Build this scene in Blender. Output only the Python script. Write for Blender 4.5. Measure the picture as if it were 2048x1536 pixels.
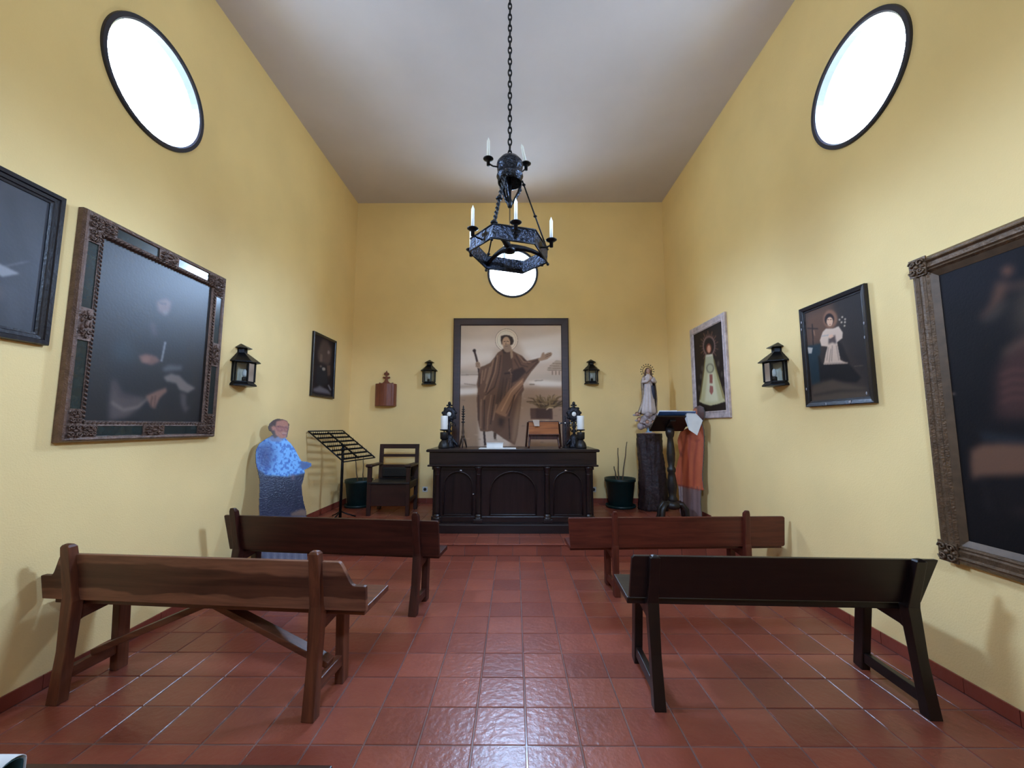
import bpy, bmesh, math, random
import numpy as np
from mathutils import Vector, Matrix
random.seed(7)
PI = math.pi
scene = bpy.context.scene
for o in list(bpy.data.objects):
    bpy.data.objects.remove(o)
COL = scene.collection

# ------------------------------------------------------------------ camera, world, exposure
FPX, PITCH, YAW, CH = 803.0, 0.1035, 0.006, 1.46      # focal length in pixels of the 2048 px frame
cam_d = bpy.data.cameras.new('camera')
cam = bpy.data.objects.new('camera', cam_d)
COL.objects.link(cam)
cam_d.sensor_fit = 'HORIZONTAL'
cam_d.sensor_width = 36.0
cam_d.lens = 36.0 * FPX / 2048.0
cam_d.clip_start = 0.05
cam.location = (0, 0, CH)
cam.rotation_euler = (PI / 2 + PITCH, 0, YAW)
scene.camera = cam

world = bpy.data.worlds.new('overcast_sky')
scene.world = world
world.use_nodes = True
SKY, SKY_C, GROUND_C = 275.0, (0.52, 0.75, 1.18), (0.07, 0.10, 0.13)
def build_world():
    # overcast sky, three times brighter at the zenith than at the horizon, over dark ground
    nt = world.node_tree
    bg = nt.nodes['Background']
    tc = nt.nodes.new('ShaderNodeTexCoord')
    sx = nt.nodes.new('ShaderNodeSeparateXYZ')
    nt.links.new(tc.outputs['Generated'], sx.inputs[0])
    cl = nt.nodes.new('ShaderNodeClamp')
    nt.links.new(sx.outputs['Z'], cl.inputs['Value'])
    ma = nt.nodes.new('ShaderNodeMath')
    ma.operation = 'MULTIPLY_ADD'
    ma.inputs[1].default_value = 2.0 / 3.0
    ma.inputs[2].default_value = 1.0 / 3.0
    nt.links.new(cl.outputs[0], ma.inputs[0])
    up = nt.nodes.new('ShaderNodeMapRange')
    up.inputs['From Min'].default_value = 0.14     # made-up dark skyline up to here, added to dim the upper walls
    up.inputs['From Max'].default_value = 0.26
    nt.links.new(sx.outputs['Z'], up.inputs['Value'])
    sc = nt.nodes.new('ShaderNodeVectorMath')
    sc.operation = 'SCALE'
    sc.inputs[0].default_value = SKY_C
    nt.links.new(ma.outputs[0], sc.inputs['Scale'])
    mix = nt.nodes.new('ShaderNodeMix')
    mix.data_type = 'RGBA'
    mix.inputs['A'].default_value = (*GROUND_C, 1)
    nt.links.new(up.outputs['Result'], mix.inputs['Factor'])
    nt.links.new(sc.outputs['Vector'], mix.inputs['B'])
    nt.links.new(mix.outputs['Result'], bg.inputs['Color'])
    bg.inputs['Strength'].default_value = SKY
build_world()

vs = scene.view_settings
vs.view_transform = 'Standard'
vs.look = 'None'
vs.gamma = 1.0
vs.use_curve_mapping = False
vs.exposure = 0.0

def portal(name, loc, rot, sx, sy, shape):
    # marks a window opening so that the sky light is sampled through it (gives off no light itself)
    d = bpy.data.lights.new(name, 'AREA')
    d.shape = shape
    d.size, d.size_y = sx, sy
    d.cycles.is_portal = True
    o = bpy.data.objects.new(name, d)
    COL.objects.link(o)
    o.location = loc
    o.rotation_euler = rot
    return o

# room
XL, XR, YB, YR, ZC = -2.64, 2.48, 6.42, -1.0, 5.2
STEP1_Y, STEP1_Z, STEP2_Y, STEP2_Z = 4.715, 0.138, 5.215, 0.26
WIN_Y, WIN_Z, WIN_R = 2.72, 3.955, 0.42

# ------------------------------------------------------------------ helpers
def lin(c):
    c = np.asarray(c, float) / 255.0
    return np.where(c <= 0.04045, c / 12.92, ((c + 0.055) / 1.055) ** 2.4)

def rgba(c):
    l = lin(c)
    return (float(l[0]), float(l[1]), float(l[2]), 1.0)

def tag(o, label=None, cat=None, group=None, kind=None):
    if label: o['label'] = label
    if cat: o['category'] = cat
    if group: o['group'] = group
    if kind: o['kind'] = kind
    return o

def thing(name, label, cat, loc=(0, 0, 0), rz=0.0, group=None):
    o = bpy.data.objects.new(name, None)
    o.empty_display_size = 0.1
    COL.objects.link(o)
    o.location = loc
    o.rotation_euler = (0, 0, rz)
    return tag(o, label, cat, group)

def link(name, me, material, parent=None, bevel=0.0, smooth=False, seg=2):
    o = bpy.data.objects.new(name, me)
    COL.objects.link(o)
    if material is not None and not me.materials:
        me.materials.append(material)
    if parent is not None:
        o.parent = parent
    if smooth:
        me.polygons.foreach_set('use_smooth', [True] * len(me.polygons))
    if bevel > 0:
        m = o.modifiers.new('edges', 'BEVEL')
        m.width = bevel
        m.segments = seg
        m.limit_method = 'ANGLE'
        m.angle_limit = math.radians(35)
    return o

def copy_tree(o, parent=None):
    c = o.copy()
    COL.objects.link(c)
    c.parent = parent
    for ch in list(o.children):
        copy_tree(ch, c)
    return c

class MB:
    def __init__(self):
        self.v = []
        self.f = []
        self.sm = []
    def add(self, vs_, fs_, smooth=False):
        b = len(self.v)
        self.v += [tuple(map(float, p)) for p in vs_]
        for q in fs_:
            self.f.append([i + b for i in q])
            self.sm.append(smooth)
        return self
    def box(self, x0, x1, y0, y1, z0, z1):
        vs_ = [(x, y, z) for z in (z0, z1) for y in (y0, y1) for x in (x0, x1)]
        return self.add(vs_, [(0, 2, 3, 1), (4, 5, 7, 6), (0, 1, 5, 4), (2, 6, 7, 3), (0, 4, 6, 2), (1, 3, 7, 5)])
    def beam(self, a, b, w, h, up=(0, 0, 1)):
        a, b = Vector(a), Vector(b)
        d = (b - a).normalized()
        s = d.cross(Vector(up))
        if s.length < 1e-4:
            s = Vector((1, 0, 0))
        s.normalize()
        u = s.cross(d)
        vs_ = []
        for p in (a, b):
            for i, j in ((-1, -1), (1, -1), (1, 1), (-1, 1)):
                vs_.append(p + s * (i * w / 2) + u * (j * h / 2))
        return self.add(vs_, [(0, 1, 2, 3), (7, 6, 5, 4), (0, 4, 5, 1), (1, 5, 6, 2), (2, 6, 7, 3), (3, 7, 4, 0)])
    def prism(self, pts, axis, a0, a1):
        # closed outline of 2D points extruded along an axis ('x': (y,z), 'y': (x,z), 'z': (x,y))
        n = len(pts)
        def P(p, a):
            return {'x': (a, p[0], p[1]), 'y': (p[0], a, p[1]), 'z': (p[0], p[1], a)}[axis]
        vs_ = [P(p, a0) for p in pts] + [P(p, a1) for p in pts]
        fs_ = [list(range(n))[::-1], list(range(n, 2 * n))]
        for i in range(n):
            j = (i + 1) % n
            fs_.append((i, j, n + j, n + i))
        return self.add(vs_, fs_)
    def tube(self, pts, r, n=8, closed=False, cap=True, smooth=True):
        pts = [Vector(p) for p in pts]
        m = len(pts)
        rr = r if hasattr(r, '__len__') else [r] * m
        vs_ = []
        ref = None
        for i, p in enumerate(pts):
            if closed:
                d = pts[(i + 1) % m] - pts[i - 1]
            else:
                d = pts[min(i + 1, m - 1)] - pts[max(i - 1, 0)]
            d.normalize()
            if ref is None:
                ref = Vector((0, 0, 1)) if abs(d.z) < 0.9 else Vector((1, 0, 0))
            s = d.cross(ref)
            if s.length < 1e-5:
                s = d.cross(Vector((0, 1, 0.01)))
            s.normalize()
            u = s.cross(d)
            ref = u
            for k in range(n):
                a = 2 * PI * k / n
                vs_.append(p + s * (rr[i] * math.cos(a)) + u * (rr[i] * math.sin(a)))
        fs_ = []
        for i in range(m if closed else m - 1):
            j = (i + 1) % m
            for k in range(n):
                l = (k + 1) % n
                fs_.append((i * n + k, i * n + l, j * n + l, j * n + k))
        if cap and not closed:
            fs_.append(list(range(n))[::-1])
            fs_.append([(m - 1) * n + k for k in range(n)])
        return self.add(vs_, fs_, smooth)
    def lathe(self, prof, n=20, c=(0, 0, 0), smooth=True, sx=1.0, sy=1.0):
        vs_ = []
        for r, z in prof:
            for k in range(n):
                a = 2 * PI * k / n
                vs_.append((c[0] + r * math.cos(a) * sx, c[1] + r * math.sin(a) * sy, c[2] + z))
        fs_ = []
        for i in range(len(prof) - 1):
            for k in range(n):
                l = (k + 1) % n
                fs_.append((i * n + k, i * n + l, (i + 1) * n + l, (i + 1) * n + k))
        fs_.append(list(range(n))[::-1])
        fs_.append([(len(prof) - 1) * n + k for k in range(n)])
        return self.add(vs_, fs_, smooth)
    def ball(self, c, rx, ry=None, rz=None, n=12, m=8):
        ry = rx if ry is None else ry
        rz = rx if rz is None else rz
        vs_, fs_ = [], []
        for i in range(1, m):
            t = PI * i / m
            for k in range(n):
                a = 2 * PI * k / n
                vs_.append((c[0] + rx * math.sin(t) * math.cos(a), c[1] + ry * math.sin(t) * math.sin(a), c[2] + rz * math.cos(t)))
        vs_.append((c[0], c[1], c[2] + rz))
        vs_.append((c[0], c[1], c[2] - rz))
        T, B = len(vs_) - 2, len(vs_) - 1
        for i in range(m - 2):
            for k in range(n):
                l = (k + 1) % n
                fs_.append((i * n + k, (i + 1) * n + k, (i + 1) * n + l, i * n + l))
        for k in range(n):
            l = (k + 1) % n
            fs_.append((T, k, l))
            fs_.append((B, (m - 2) * n + l, (m - 2) * n + k))
        return self.add(vs_, fs_, True)
    def xf(self, mat):
        self.v = [tuple(mat @ Vector(p)) for p in self.v]
        return self
    def mesh(self, name):
        me = bpy.data.meshes.new(name)
        me.from_pydata(self.v, [], self.f)
        me.polygons.foreach_set('use_smooth', self.sm)
        me.update()
        bm = bmesh.new()
        bm.from_mesh(me)
        bmesh.ops.recalc_face_normals(bm, faces=bm.faces)
        bm.to_mesh(me)
        bm.free()
        return me
    def build(self, name, material, parent=None, bevel=0.0, seg=2):
        return link(name, self.mesh(name), material, parent, bevel, seg=seg)

# ------------------------------------------------------------------ materials
def base_mat(name):
    m = bpy.data.materials.new(name)
    m.use_nodes = True
    nt = m.node_tree
    return m, nt, nt.nodes['Principled BSDF']

def plain(name, c, rough=0.5, metal=0.0, var=0.12, scale=12.0, bump=0.0, bscale=60.0, spec=0.5, coat=0.0):
    m, nt, b = base_mat(name)
    tc = nt.nodes.new('ShaderNodeTexCoord')
    nz = nt.nodes.new('ShaderNodeTexNoise')
    nz.inputs['Scale'].default_value = scale
    nz.inputs['Detail'].default_value = 5
    nt.links.new(tc.outputs['Object'], nz.inputs['Vector'])
    cr = nt.nodes.new('ShaderNodeValToRGB')
    l = lin(c)
    cr.color_ramp.elements[0].position = 0.3
    cr.color_ramp.elements[1].position = 0.7
    cr.color_ramp.elements[0].color = (*[float(x * (1 - var)) for x in l], 1)
    cr.color_ramp.elements[1].color = (*[float(min(1, x * (1 + var))) for x in l], 1)
    nt.links.new(nz.outputs['Fac'], cr.inputs['Fac'])
    nt.links.new(cr.outputs['Color'], b.inputs['Base Color'])
    b.inputs['Roughness'].default_value = rough
    b.inputs['Metallic'].default_value = metal
    b.inputs['Specular IOR Level'].default_value = spec
    b.inputs['Coat Weight'].default_value = coat
    if bump > 0:
        n2 = nt.nodes.new('ShaderNodeTexNoise')
        n2.inputs['Scale'].default_value = bscale
        n2.inputs['Detail'].default_value = 4
        nt.links.new(tc.outputs['Object'], n2.inputs['Vector'])
        bp = nt.nodes.new('ShaderNodeBump')
        bp.inputs['Strength'].default_value = bump
        bp.inputs['Distance'].default_value = 0.01
        nt.links.new(n2.outputs['Fac'], bp.inputs['Height'])
        nt.links.new(bp.outputs['Normal'], b.inputs['Normal'])
    return m

def wood(name, c1, c2, axis='x', rough=0.4, scale=1.0, bump=0.15, coat=0.0, spec=0.5):
    m, nt, b = base_mat(name)
    tc = nt.nodes.new('ShaderNodeTexCoord')
    mp = nt.nodes.new('ShaderNodeMapping')
    s = {'x': (1.2, 16, 16), 'y': (16, 1.2, 16), 'z': (16, 16, 1.2)}[axis]
    mp.inputs['Scale'].default_value = tuple(k * scale for k in s)
    nt.links.new(tc.outputs['Object'], mp.inputs['Vector'])
    nz = nt.nodes.new('ShaderNodeTexNoise')
    nz.inputs['Scale'].default_value = 1.6
    nz.inputs['Detail'].default_value = 8
    nz.inputs['Roughness'].default_value = 0.62
    nz.inputs['Distortion'].default_value = 0.6
    nt.links.new(mp.outputs['Vector'], nz.inputs['Vector'])
    cr = nt.nodes.new('ShaderNodeValToRGB')
    cr.color_ramp.elements[0].position = 0.32
    cr.color_ramp.elements[1].position = 0.68
    cr.color_ramp.elements[0].color = rgba(c1)
    cr.color_ramp.elements[1].color = rgba(c2)
    nt.links.new(nz.outputs['Fac'], cr.inputs['Fac'])
    nt.links.new(cr.outputs['Color'], b.inputs['Base Color'])
    b.inputs['Roughness'].default_value = rough
    b.inputs['Coat Weight'].default_value = coat
    b.inputs['Coat Roughness'].default_value = 0.2
    b.inputs['Specular IOR Level'].default_value = spec
    bp = nt.nodes.new('ShaderNodeBump')
    bp.inputs['Strength'].default_value = bump
    bp.inputs['Distance'].default_value = 0.004
    nt.links.new(nz.outputs['Fac'], bp.inputs['Height'])
    nt.links.new(bp.outputs['Normal'], b.inputs['Normal'])
    return m

def wood3(name, cs, rough=0.4):
    return {a: wood(name + '_' + a, cs[0], cs[1], a, rough) for a in 'xyz'}

def painted(name, rough=0.45, bump=0.0, bscale=200.0, coat=0.0, coat_rough=0.2, spec=0.5):
    m, nt, b = base_mat(name)
    at = nt.nodes.new('ShaderNodeAttribute')
    at.attribute_name = 'paint'
    nt.links.new(at.outputs['Color'], b.inputs['Base Color'])
    b.inputs['Roughness'].default_value = rough
    b.inputs['Specular IOR Level'].default_value = spec
    b.inputs['Coat Weight'].default_value = coat
    b.inputs['Coat Roughness'].default_value = coat_rough
    if bump > 0:
        tc = nt.nodes.new('ShaderNodeTexCoord')
        n2 = nt.nodes.new('ShaderNodeTexNoise')
        n2.inputs['Scale'].default_value = bscale
        n2.inputs['Detail'].default_value = 3
        nt.links.new(tc.outputs['Object'], n2.inputs['Vector'])
        bp = nt.nodes.new('ShaderNodeBump')
        bp.inputs['Strength'].default_value = bump
        bp.inputs['Distance'].default_value = 0.01
        nt.links.new(n2.outputs['Fac'], bp.inputs['Height'])
        nt.links.new(bp.outputs['Normal'], b.inputs['Normal'])
        if coat > 0:
            nt.links.new(bp.outputs['Normal'], b.inputs['Coat Normal'])
    return m

def emit(name, c, strength):
    m = bpy.data.materials.new(name)
    m.use_nodes = True
    nt = m.node_tree
    nt.nodes.remove(nt.nodes['Principled BSDF'])
    e = nt.nodes.new('ShaderNodeEmission')
    e.inputs[0].default_value = (*c, 1)
    e.inputs[1].default_value = strength
    nt.links.new(e.outputs[0], nt.nodes['Material Output'].inputs[0])
    return m

def glass(name, tint=(0.9, 0.93, 0.92)):
    m = bpy.data.materials.new(name)
    m.use_nodes = True
    nt = m.node_tree
    nt.nodes.remove(nt.nodes['Principled BSDF'])
    t = nt.nodes.new('ShaderNodeBsdfTransparent')
    t.inputs[0].default_value = (*tint, 1)
    g = nt.nodes.new('ShaderNodeBsdfGlossy')
    g.inputs['Roughness'].default_value = 0.12
    fr = nt.nodes.new('ShaderNodeFresnel')
    mx = nt.nodes.new('ShaderNodeMixShader')
    nt.links.new(fr.outputs[0], mx.inputs[0])
    nt.links.new(t.outputs[0], mx.inputs[1])
    nt.links.new(g.outputs[0], mx.inputs[2])
    nt.links.new(mx.outputs[0], nt.nodes['Material Output'].inputs[0])
    return m

def stucco(name, c, bump=0.35, bscale=120.0, var=0.05):
    m, nt, b = base_mat(name)
    tc = nt.nodes.new('ShaderNodeTexCoord')
    nz = nt.nodes.new('ShaderNodeTexNoise')
    nz.inputs['Scale'].default_value = 1.3
    nz.inputs['Detail'].default_value = 6
    nt.links.new(tc.outputs['Object'], nz.inputs['Vector'])
    cr = nt.nodes.new('ShaderNodeValToRGB')
    l = lin(c)
    cr.color_ramp.elements[0].position = 0.3
    cr.color_ramp.elements[1].position = 0.7
    cr.color_ramp.elements[0].color = (*[float(x * (1 - var)) for x in l], 1)
    cr.color_ramp.elements[1].color = (*[float(min(1, x * (1 + var))) for x in l], 1)
    nt.links.new(nz.outputs['Fac'], cr.inputs['Fac'])
    nt.links.new(cr.outputs['Color'], b.inputs['Base Color'])
    b.inputs['Roughness'].default_value = 0.85
    b.inputs['Specular IOR Level'].default_value = 0.25
    n2 = nt.nodes.new('ShaderNodeTexNoise')
    n2.inputs['Scale'].default_value = bscale
    n2.inputs['Detail'].default_value = 3
    nt.links.new(tc.outputs['Object'], n2.inputs['Vector'])
    bp = nt.nodes.new('ShaderNodeBump')
    bp.inputs['Strength'].default_value = bump
    bp.inputs['Distance'].default_value = 0.004
    nt.links.new(n2.outputs['Fac'], bp.inputs['Height'])
    nt.links.new(bp.outputs['Normal'], b.inputs['Normal'])
    return m

def tile_mat(name, c1, c2, rough=0.29, bump=0.4):
    m, nt, b = base_mat(name)
    tc = nt.nodes.new('ShaderNodeTexCoord')
    geo = nt.nodes.new('ShaderNodeNewGeometry')
    oi = nt.nodes.new('ShaderNodeObjectInfo')
    nz = nt.nodes.new('ShaderNodeTexNoise')
    nz.inputs['Scale'].default_value = 6.0
    nz.inputs['Detail'].default_value = 3
    nt.links.new(geo.outputs['Position'], nz.inputs['Vector'])
    mx = nt.nodes.new('ShaderNodeMath')
    mx.operation = 'MULTIPLY_ADD'
    mx.inputs[1].default_value = 0.55
    nt.links.new(oi.outputs['Random'], mx.inputs[0])
    ml = nt.nodes.new('ShaderNodeMath')
    ml.operation = 'MULTIPLY'
    ml.inputs[1].default_value = 0.5
    nt.links.new(nz.outputs['Fac'], ml.inputs[0])
    nt.links.new(ml.outputs[0], mx.inputs[2])
    cr = nt.nodes.new('ShaderNodeValToRGB')
    cr.color_ramp.elements[0].position = 0.0
    cr.color_ramp.elements[1].position = 1.0
    cr.color_ramp.elements[0].color = rgba(c1)
    cr.color_ramp.elements[1].color = rgba(c2)
    nt.links.new(mx.outputs[0], cr.inputs['Fac'])
    nt.links.new(cr.outputs['Color'], b.inputs['Base Color'])
    b.inputs['Roughness'].default_value = rough
    n2 = nt.nodes.new('ShaderNodeTexNoise')
    n2.inputs['Scale'].default_value = 30.0
    n2.inputs['Detail'].default_value = 5
    nt.links.new(geo.outputs['Position'], n2.inputs['Vector'])
    bp = nt.nodes.new('ShaderNodeBump')
    bp.inputs['Strength'].default_value = bump
    bp.inputs['Distance'].default_value = 0.006
    nt.links.new(n2.outputs['Fac'], bp.inputs['Height'])
    nt.links.new(bp.outputs['Normal'], b.inputs['Normal'])
    return m

M = {}
M['wall'] = stucco('wall_yellow', (249, 216, 152))
M['ceiling'] = stucco('ceiling_white', (218, 209, 217), bump=0.2)
M['reveal'] = plain('reveal_white', (225, 225, 225), 0.7)
M['tile'] = tile_mat('terracotta_tile', (118, 57, 45), (160, 87, 67))
M['skirt'] = tile_mat('terracotta_skirting', (112, 50, 40), (150, 72, 54), rough=0.32)
M['grout'] = plain('grout', (126, 96, 92), 0.18, var=0.2, scale=4)
M['black'] = plain('black_iron', (22, 22, 26), 0.38, 0.6, bump=0.3, bscale=90)
M['hammered'] = plain('hammered_iron', (46, 49, 58), 0.24, 0.85, var=0.95, scale=60, bump=1.0, bscale=45)  # strong mottling in the colour stands in for glints on the plates
M['winframe'] = plain('window_frame_dark', (38, 36, 48), 0.45)
M['candle'] = plain('white_wax', (245, 242, 236), 0.45, var=0.04)
M['glass'] = glass('clear_glass')
M['brass'] = plain('dark_brass', (120, 95, 60), 0.4, 0.7)
M['white'] = plain('white_paper', (225, 222, 218), 0.7, var=0.04)
M['teal'] = plain('teal_paper', (70, 105, 110), 0.6)
M['bluecover'] = plain('blue_cover', (60, 100, 165), 0.4)
M['chrome'] = plain('bright_metal', (190, 190, 195), 0.25, 0.9)
M['plastic'] = plain('white_plastic', (225, 225, 222), 0.4, var=0.03)
M['dark_hole'] = plain('socket_hole', (40, 40, 42), 0.6)
WB1 = wood3('bench_oak', ((70, 36, 25), (116, 66, 44)), 0.4)
WB2 = wood3('bench_walnut', ((42, 17, 13), (70, 32, 24)), 0.36)
WB3 = wood3('bench_mahogany', ((70, 27, 18), (104, 46, 32)), 0.36)
WB4 = wood3('bench_ebony', ((16, 9, 9), (30, 18, 17)), 0.36)
WCH = wood3('chair_wood', ((36, 16, 15), (56, 28, 25)), 0.4)
WAL = wood3('altar_wood', ((24, 16, 17), (40, 27, 28)), 0.28)
WLE = wood3('lectern_wood', ((20, 15, 14), (34, 25, 22)), 0.4)
M['leather'] = plain('black_leather', (22, 20, 22), 0.42, bump=0.2)

# ------------------------------------------------------------------ painting tools (flat pictures)
def vnoise(h, w, cells, seed):
    rs = np.random.RandomState(seed)
    out = np.zeros((h, w))
    amp, tot = 1.0, 0.0
    for o in range(4):
        cy, cx = max(2, int(cells[0] * 2 ** o)), max(2, int(cells[1] * 2 ** o))
        g = rs.rand(cy + 1, cx + 1)
        y = np.linspace(0, cy - 1e-6, h)
        x = np.linspace(0, cx - 1e-6, w)
        yi, xi = y.astype(int), x.astype(int)
        fy, fx = y - yi, x - xi
        fy, fx = fy * fy * (3 - 2 * fy), fx * fx * (3 - 2 * fx)
        a = g[yi][:, xi] * (1 - fx) + g[yi][:, xi + 1] * fx
        b = g[yi + 1][:, xi] * (1 - fx) + g[yi + 1][:, xi + 1] * fx
        out += amp * (a * (1 - fy[:, None]) + b * fy[:, None])
        tot += amp
        amp *= 0.5
    return out / tot

class Paint:
    """raster of w x h samples; shapes are given in the units of 'quad' (TL,TR,BR,BL) and mapped to the unit square"""
    def __init__(self, w, h, c, quad=None, seed=1):
        self.w, self.h = w, h
        self.a = np.zeros((h, w, 3)) + np.asarray(c, float)
        self.seed = seed
        self.H = None
        if quad is not None:
            A, B = [], []
            for (x, y), (u, v) in zip(quad, ((0, 0), (1, 0), (1, 1), (0, 1))):
                A.append([x, y, 1, 0, 0, 0, -u * x, -u * y]); B.append(u)
                A.append([0, 0, 0, x, y, 1, -v * x, -v * y]); B.append(v)
            self.H = np.append(np.linalg.solve(np.array(A, float), np.array(B, float)), 1).reshape(3, 3)
        yy, xx = np.mgrid[0:h, 0:w]
        self.X, self.Y = (xx + 0.5) / w, (yy + 0.5) / h
    def uv(self, pts):
        p = np.asarray(pts, float)
        if self.H is None:
            return p
        q = np.c_[p, np.ones(len(p))] @ self.H.T
        return q[:, :2] / q[:, 2:]
    def _soft(self, m, soft):
        r = int(round(soft * self.h))
        if r < 1:
            return m
        for _ in range(2):
            for ax in (0, 1):
                p = np.pad(m, [(r + 1, r) if k == ax else (0, 0) for k in (0, 1)], mode='edge')
                cs = np.cumsum(p, axis=ax)
                m = (np.take(cs, range(2 * r + 1, cs.shape[ax]), axis=ax) - np.take(cs, range(0, cs.shape[ax] - 2 * r - 1), axis=ax)) / (2 * r + 1)
        return m
    def mask(self, pts, soft=0.0):
        p = self.uv(pts)
        ins = np.zeros((self.h, self.w), bool)
        n = len(p)
        for i in range(n):
            x1, y1 = p[i]
            x2, y2 = p[(i + 1) % n]
            if y1 == y2:
                continue
            c = (self.Y > min(y1, y2)) & (self.Y <= max(y1, y2))
            xi = x1 + (self.Y - y1) * (x2 - x1) / (y2 - y1)
            ins ^= c & (self.X < xi)
        return self._soft(ins.astype(float), soft)
    def blend(self, m, c, al=1.0):
        m = (m * al)[..., None]
        self.a = self.a * (1 - m) + np.asarray(c, float) * m
    def poly(self, pts, c, al=1.0, soft=0.004):
        self.blend(self.mask(pts, soft), c, al)
        return self
    def ell(self, cx, cy, rx, ry, c, al=1.0, soft=0.004, rot=0.0):
        t = np.linspace(0, 2 * PI, 28, endpoint=False)
        x, y = rx * np.cos(t), ry * np.sin(t)
        cr, sr = math.cos(rot), math.sin(rot)
        return self.poly(np.c_[cx + x * cr - y * sr, cy + x * sr + y * cr], c, al, soft)
    def ring(self, cx, cy, rx, ry, wd, c, al=1.0, soft=0.003):
        t = np.linspace(0, 2 * PI, 33)
        return self.line(np.c_[cx + rx * np.cos(t), cy + ry * np.sin(t)], wd, c, al, soft)
    def line(self, pts, wd, c, al=1.0, soft=0.003):
        p = np.asarray(pts, float)
        wds = wd if hasattr(wd, '__len__') else [wd] * len(p)
        m = np.zeros((self.h, self.w))
        for i in range(len(p) - 1):
            d = p[i + 1] - p[i]
            L = np.hypot(*d)
            if L == 0:
                continue
            d = d / L
            nn = np.array([-d[1], d[0]])
            a, b = p[i] - d * wds[i] * 0.2, p[i + 1] + d * wds[i + 1] * 0.2
            q = [a + nn * wds[i] / 2, b + nn * wds[i + 1] / 2, b - nn * wds[i + 1] / 2, a - nn * wds[i] / 2]
            m = np.maximum(m, self.mask(q))
        self.blend(self._soft(m, soft), c, al)
        return self
    def noise(self, amp, cells=(8, 8), seed=3, tint=(1, 1, 1)):
        n = (vnoise(self.h, self.w, cells, seed) - 0.5) * 2 * amp
        self.a = self.a * (1 + n[..., None] * np.asarray(tint, float))
        return self
    def lin(self):
        return lin(np.clip(self.a, 0, 255))

def canvas_mesh(name, pt, x0, x1, z0, z1, y=0.0, keep=None, relief=None):
    """grid in the local xz plane facing -y; one colour per sample; keep = mask of cells, relief = height towards -y"""
    h, w = pt.h, pt.w
    xs = np.linspace(x0, x1, w)
    zs = np.linspace(z1, z0, h)
    co = np.zeros((h, w, 3))
    co[..., 0] = xs[None, :]
    co[..., 2] = zs[:, None]
    co[..., 1] = y
    if relief is not None:
        co[..., 1] -= relief
    idx = np.arange(h * w).reshape(h, w)
    f = np.stack([idx[1:, :-1], idx[1:, 1:], idx[:-1, 1:], idx[:-1, :-1]], -1).reshape(-1, 4)
    c4 = np.ones((h * w, 4), np.float32)
    c4[:, :3] = pt.lin().reshape(-1, 3)
    co = co.reshape(-1, 3)
    if keep is not None:
        f = f[keep[:-1, :-1].reshape(-1)]
        used = np.unique(f)
        mp = np.full(h * w, -1)
        mp[used] = np.arange(len(used))
        f = mp[f]
        co = co[used]
        c4 = c4[used]
    me = bpy.data.meshes.new(name)
    me.vertices.add(len(co))
    me.vertices.foreach_set('co', co.astype(np.float32).ravel())
    me.loops.add(len(f) * 4)
    me.loops.foreach_set('vertex_index', f.ravel().astype(np.int32))
    me.polygons.add(len(f))
    me.polygons.foreach_set('loop_start', np.arange(0, len(f) * 4, 4, dtype=np.int32))
    me.polygons.foreach_set('loop_total', np.full(len(f), 4, dtype=np.int32))
    at = me.color_attributes.new('paint', 'FLOAT_COLOR', 'POINT')
    at.data.foreach_set('color', c4.ravel())
    me.update()
    me.validate()
    me.polygons.foreach_set('use_smooth', [True] * len(me.polygons))
    return me


# ------------------------------------------------------------------ room shell
def holed_wall(name, u0, u1, v0, v1, hole, P, n=96):
    cu, cv, r = hole
    angs = [2 * PI * k / n for k in range(n)]
    for (u, v) in ((u0, v0), (u1, v0), (u1, v1), (u0, v1)):
        angs.append(math.atan2(v - cv, u - cu) % (2 * PI))
    angs = sorted(set(round(a, 6) for a in angs))
    ci, bo = [], []
    for a in angs:
        c, s = math.cos(a), math.sin(a)
        ci.append((cu + r * c, cv + r * s))
        t = min(((u1 - cu) / c if c > 1e-9 else (u0 - cu) / c if c < -1e-9 else 1e9),
                ((v1 - cv) / s if s > 1e-9 else (v0 - cv) / s if s < -1e-9 else 1e9))
        bo.append((cu + t * c, cv + t * s))
    m = len(angs)
    T = 0.3
    vs_ = [P(*p, 0) for p in ci] + [P(*p, 0) for p in bo] + [P(*p, T) for p in ci] + [P(*p, T) for p in bo]
    fs_ = []
    for i in range(m):
        j = (i + 1) % m
        fs_ += [(i, j, m + j, m + i), (2 * m + i, 3 * m + i, 3 * m + j, 2 * m + j),
                (i, 2 * m + i, 2 * m + j, j), (m + i, m + j, 3 * m + j, 3 * m + i)]
    b = MB().add(vs_, fs_)
    return tag(b.build(name, M['wall']), kind='structure')

holed_wall('wall_left', YR, YB, 0, ZC, (WIN_Y, WIN_Z, WIN_R), lambda u, v, t: (XL - t, u, v))
holed_wall('wall_right', YR, YB, 0, ZC, (WIN_Y - 0.03, WIN_Z - 0.02, WIN_R), lambda u, v, t: (XR + t, u, v))
holed_wall('wall_back', XL - 0.3, XR + 0.3, 0, ZC, (-0.026, 3.97, WIN_R), lambda u, v, t: (u, YB + t, v))
# rear wall behind the photographer, with an added round window that brightens the back wall
DX0, DX1, DZ = -0.8, 0.9, 2.25
holed_wall('wall_rear', XL - 0.3, XR + 0.3, 0, ZC, (-0.026, 3.97, WIN_R), lambda u, v, t: (u, YR - t, v))
tag(MB().box(XL - 0.3, XR + 0.3, YR - 0.3, YB + 0.3, ZC, ZC + 0.2).build('ceiling', M['ceiling']), kind='structure')

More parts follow.
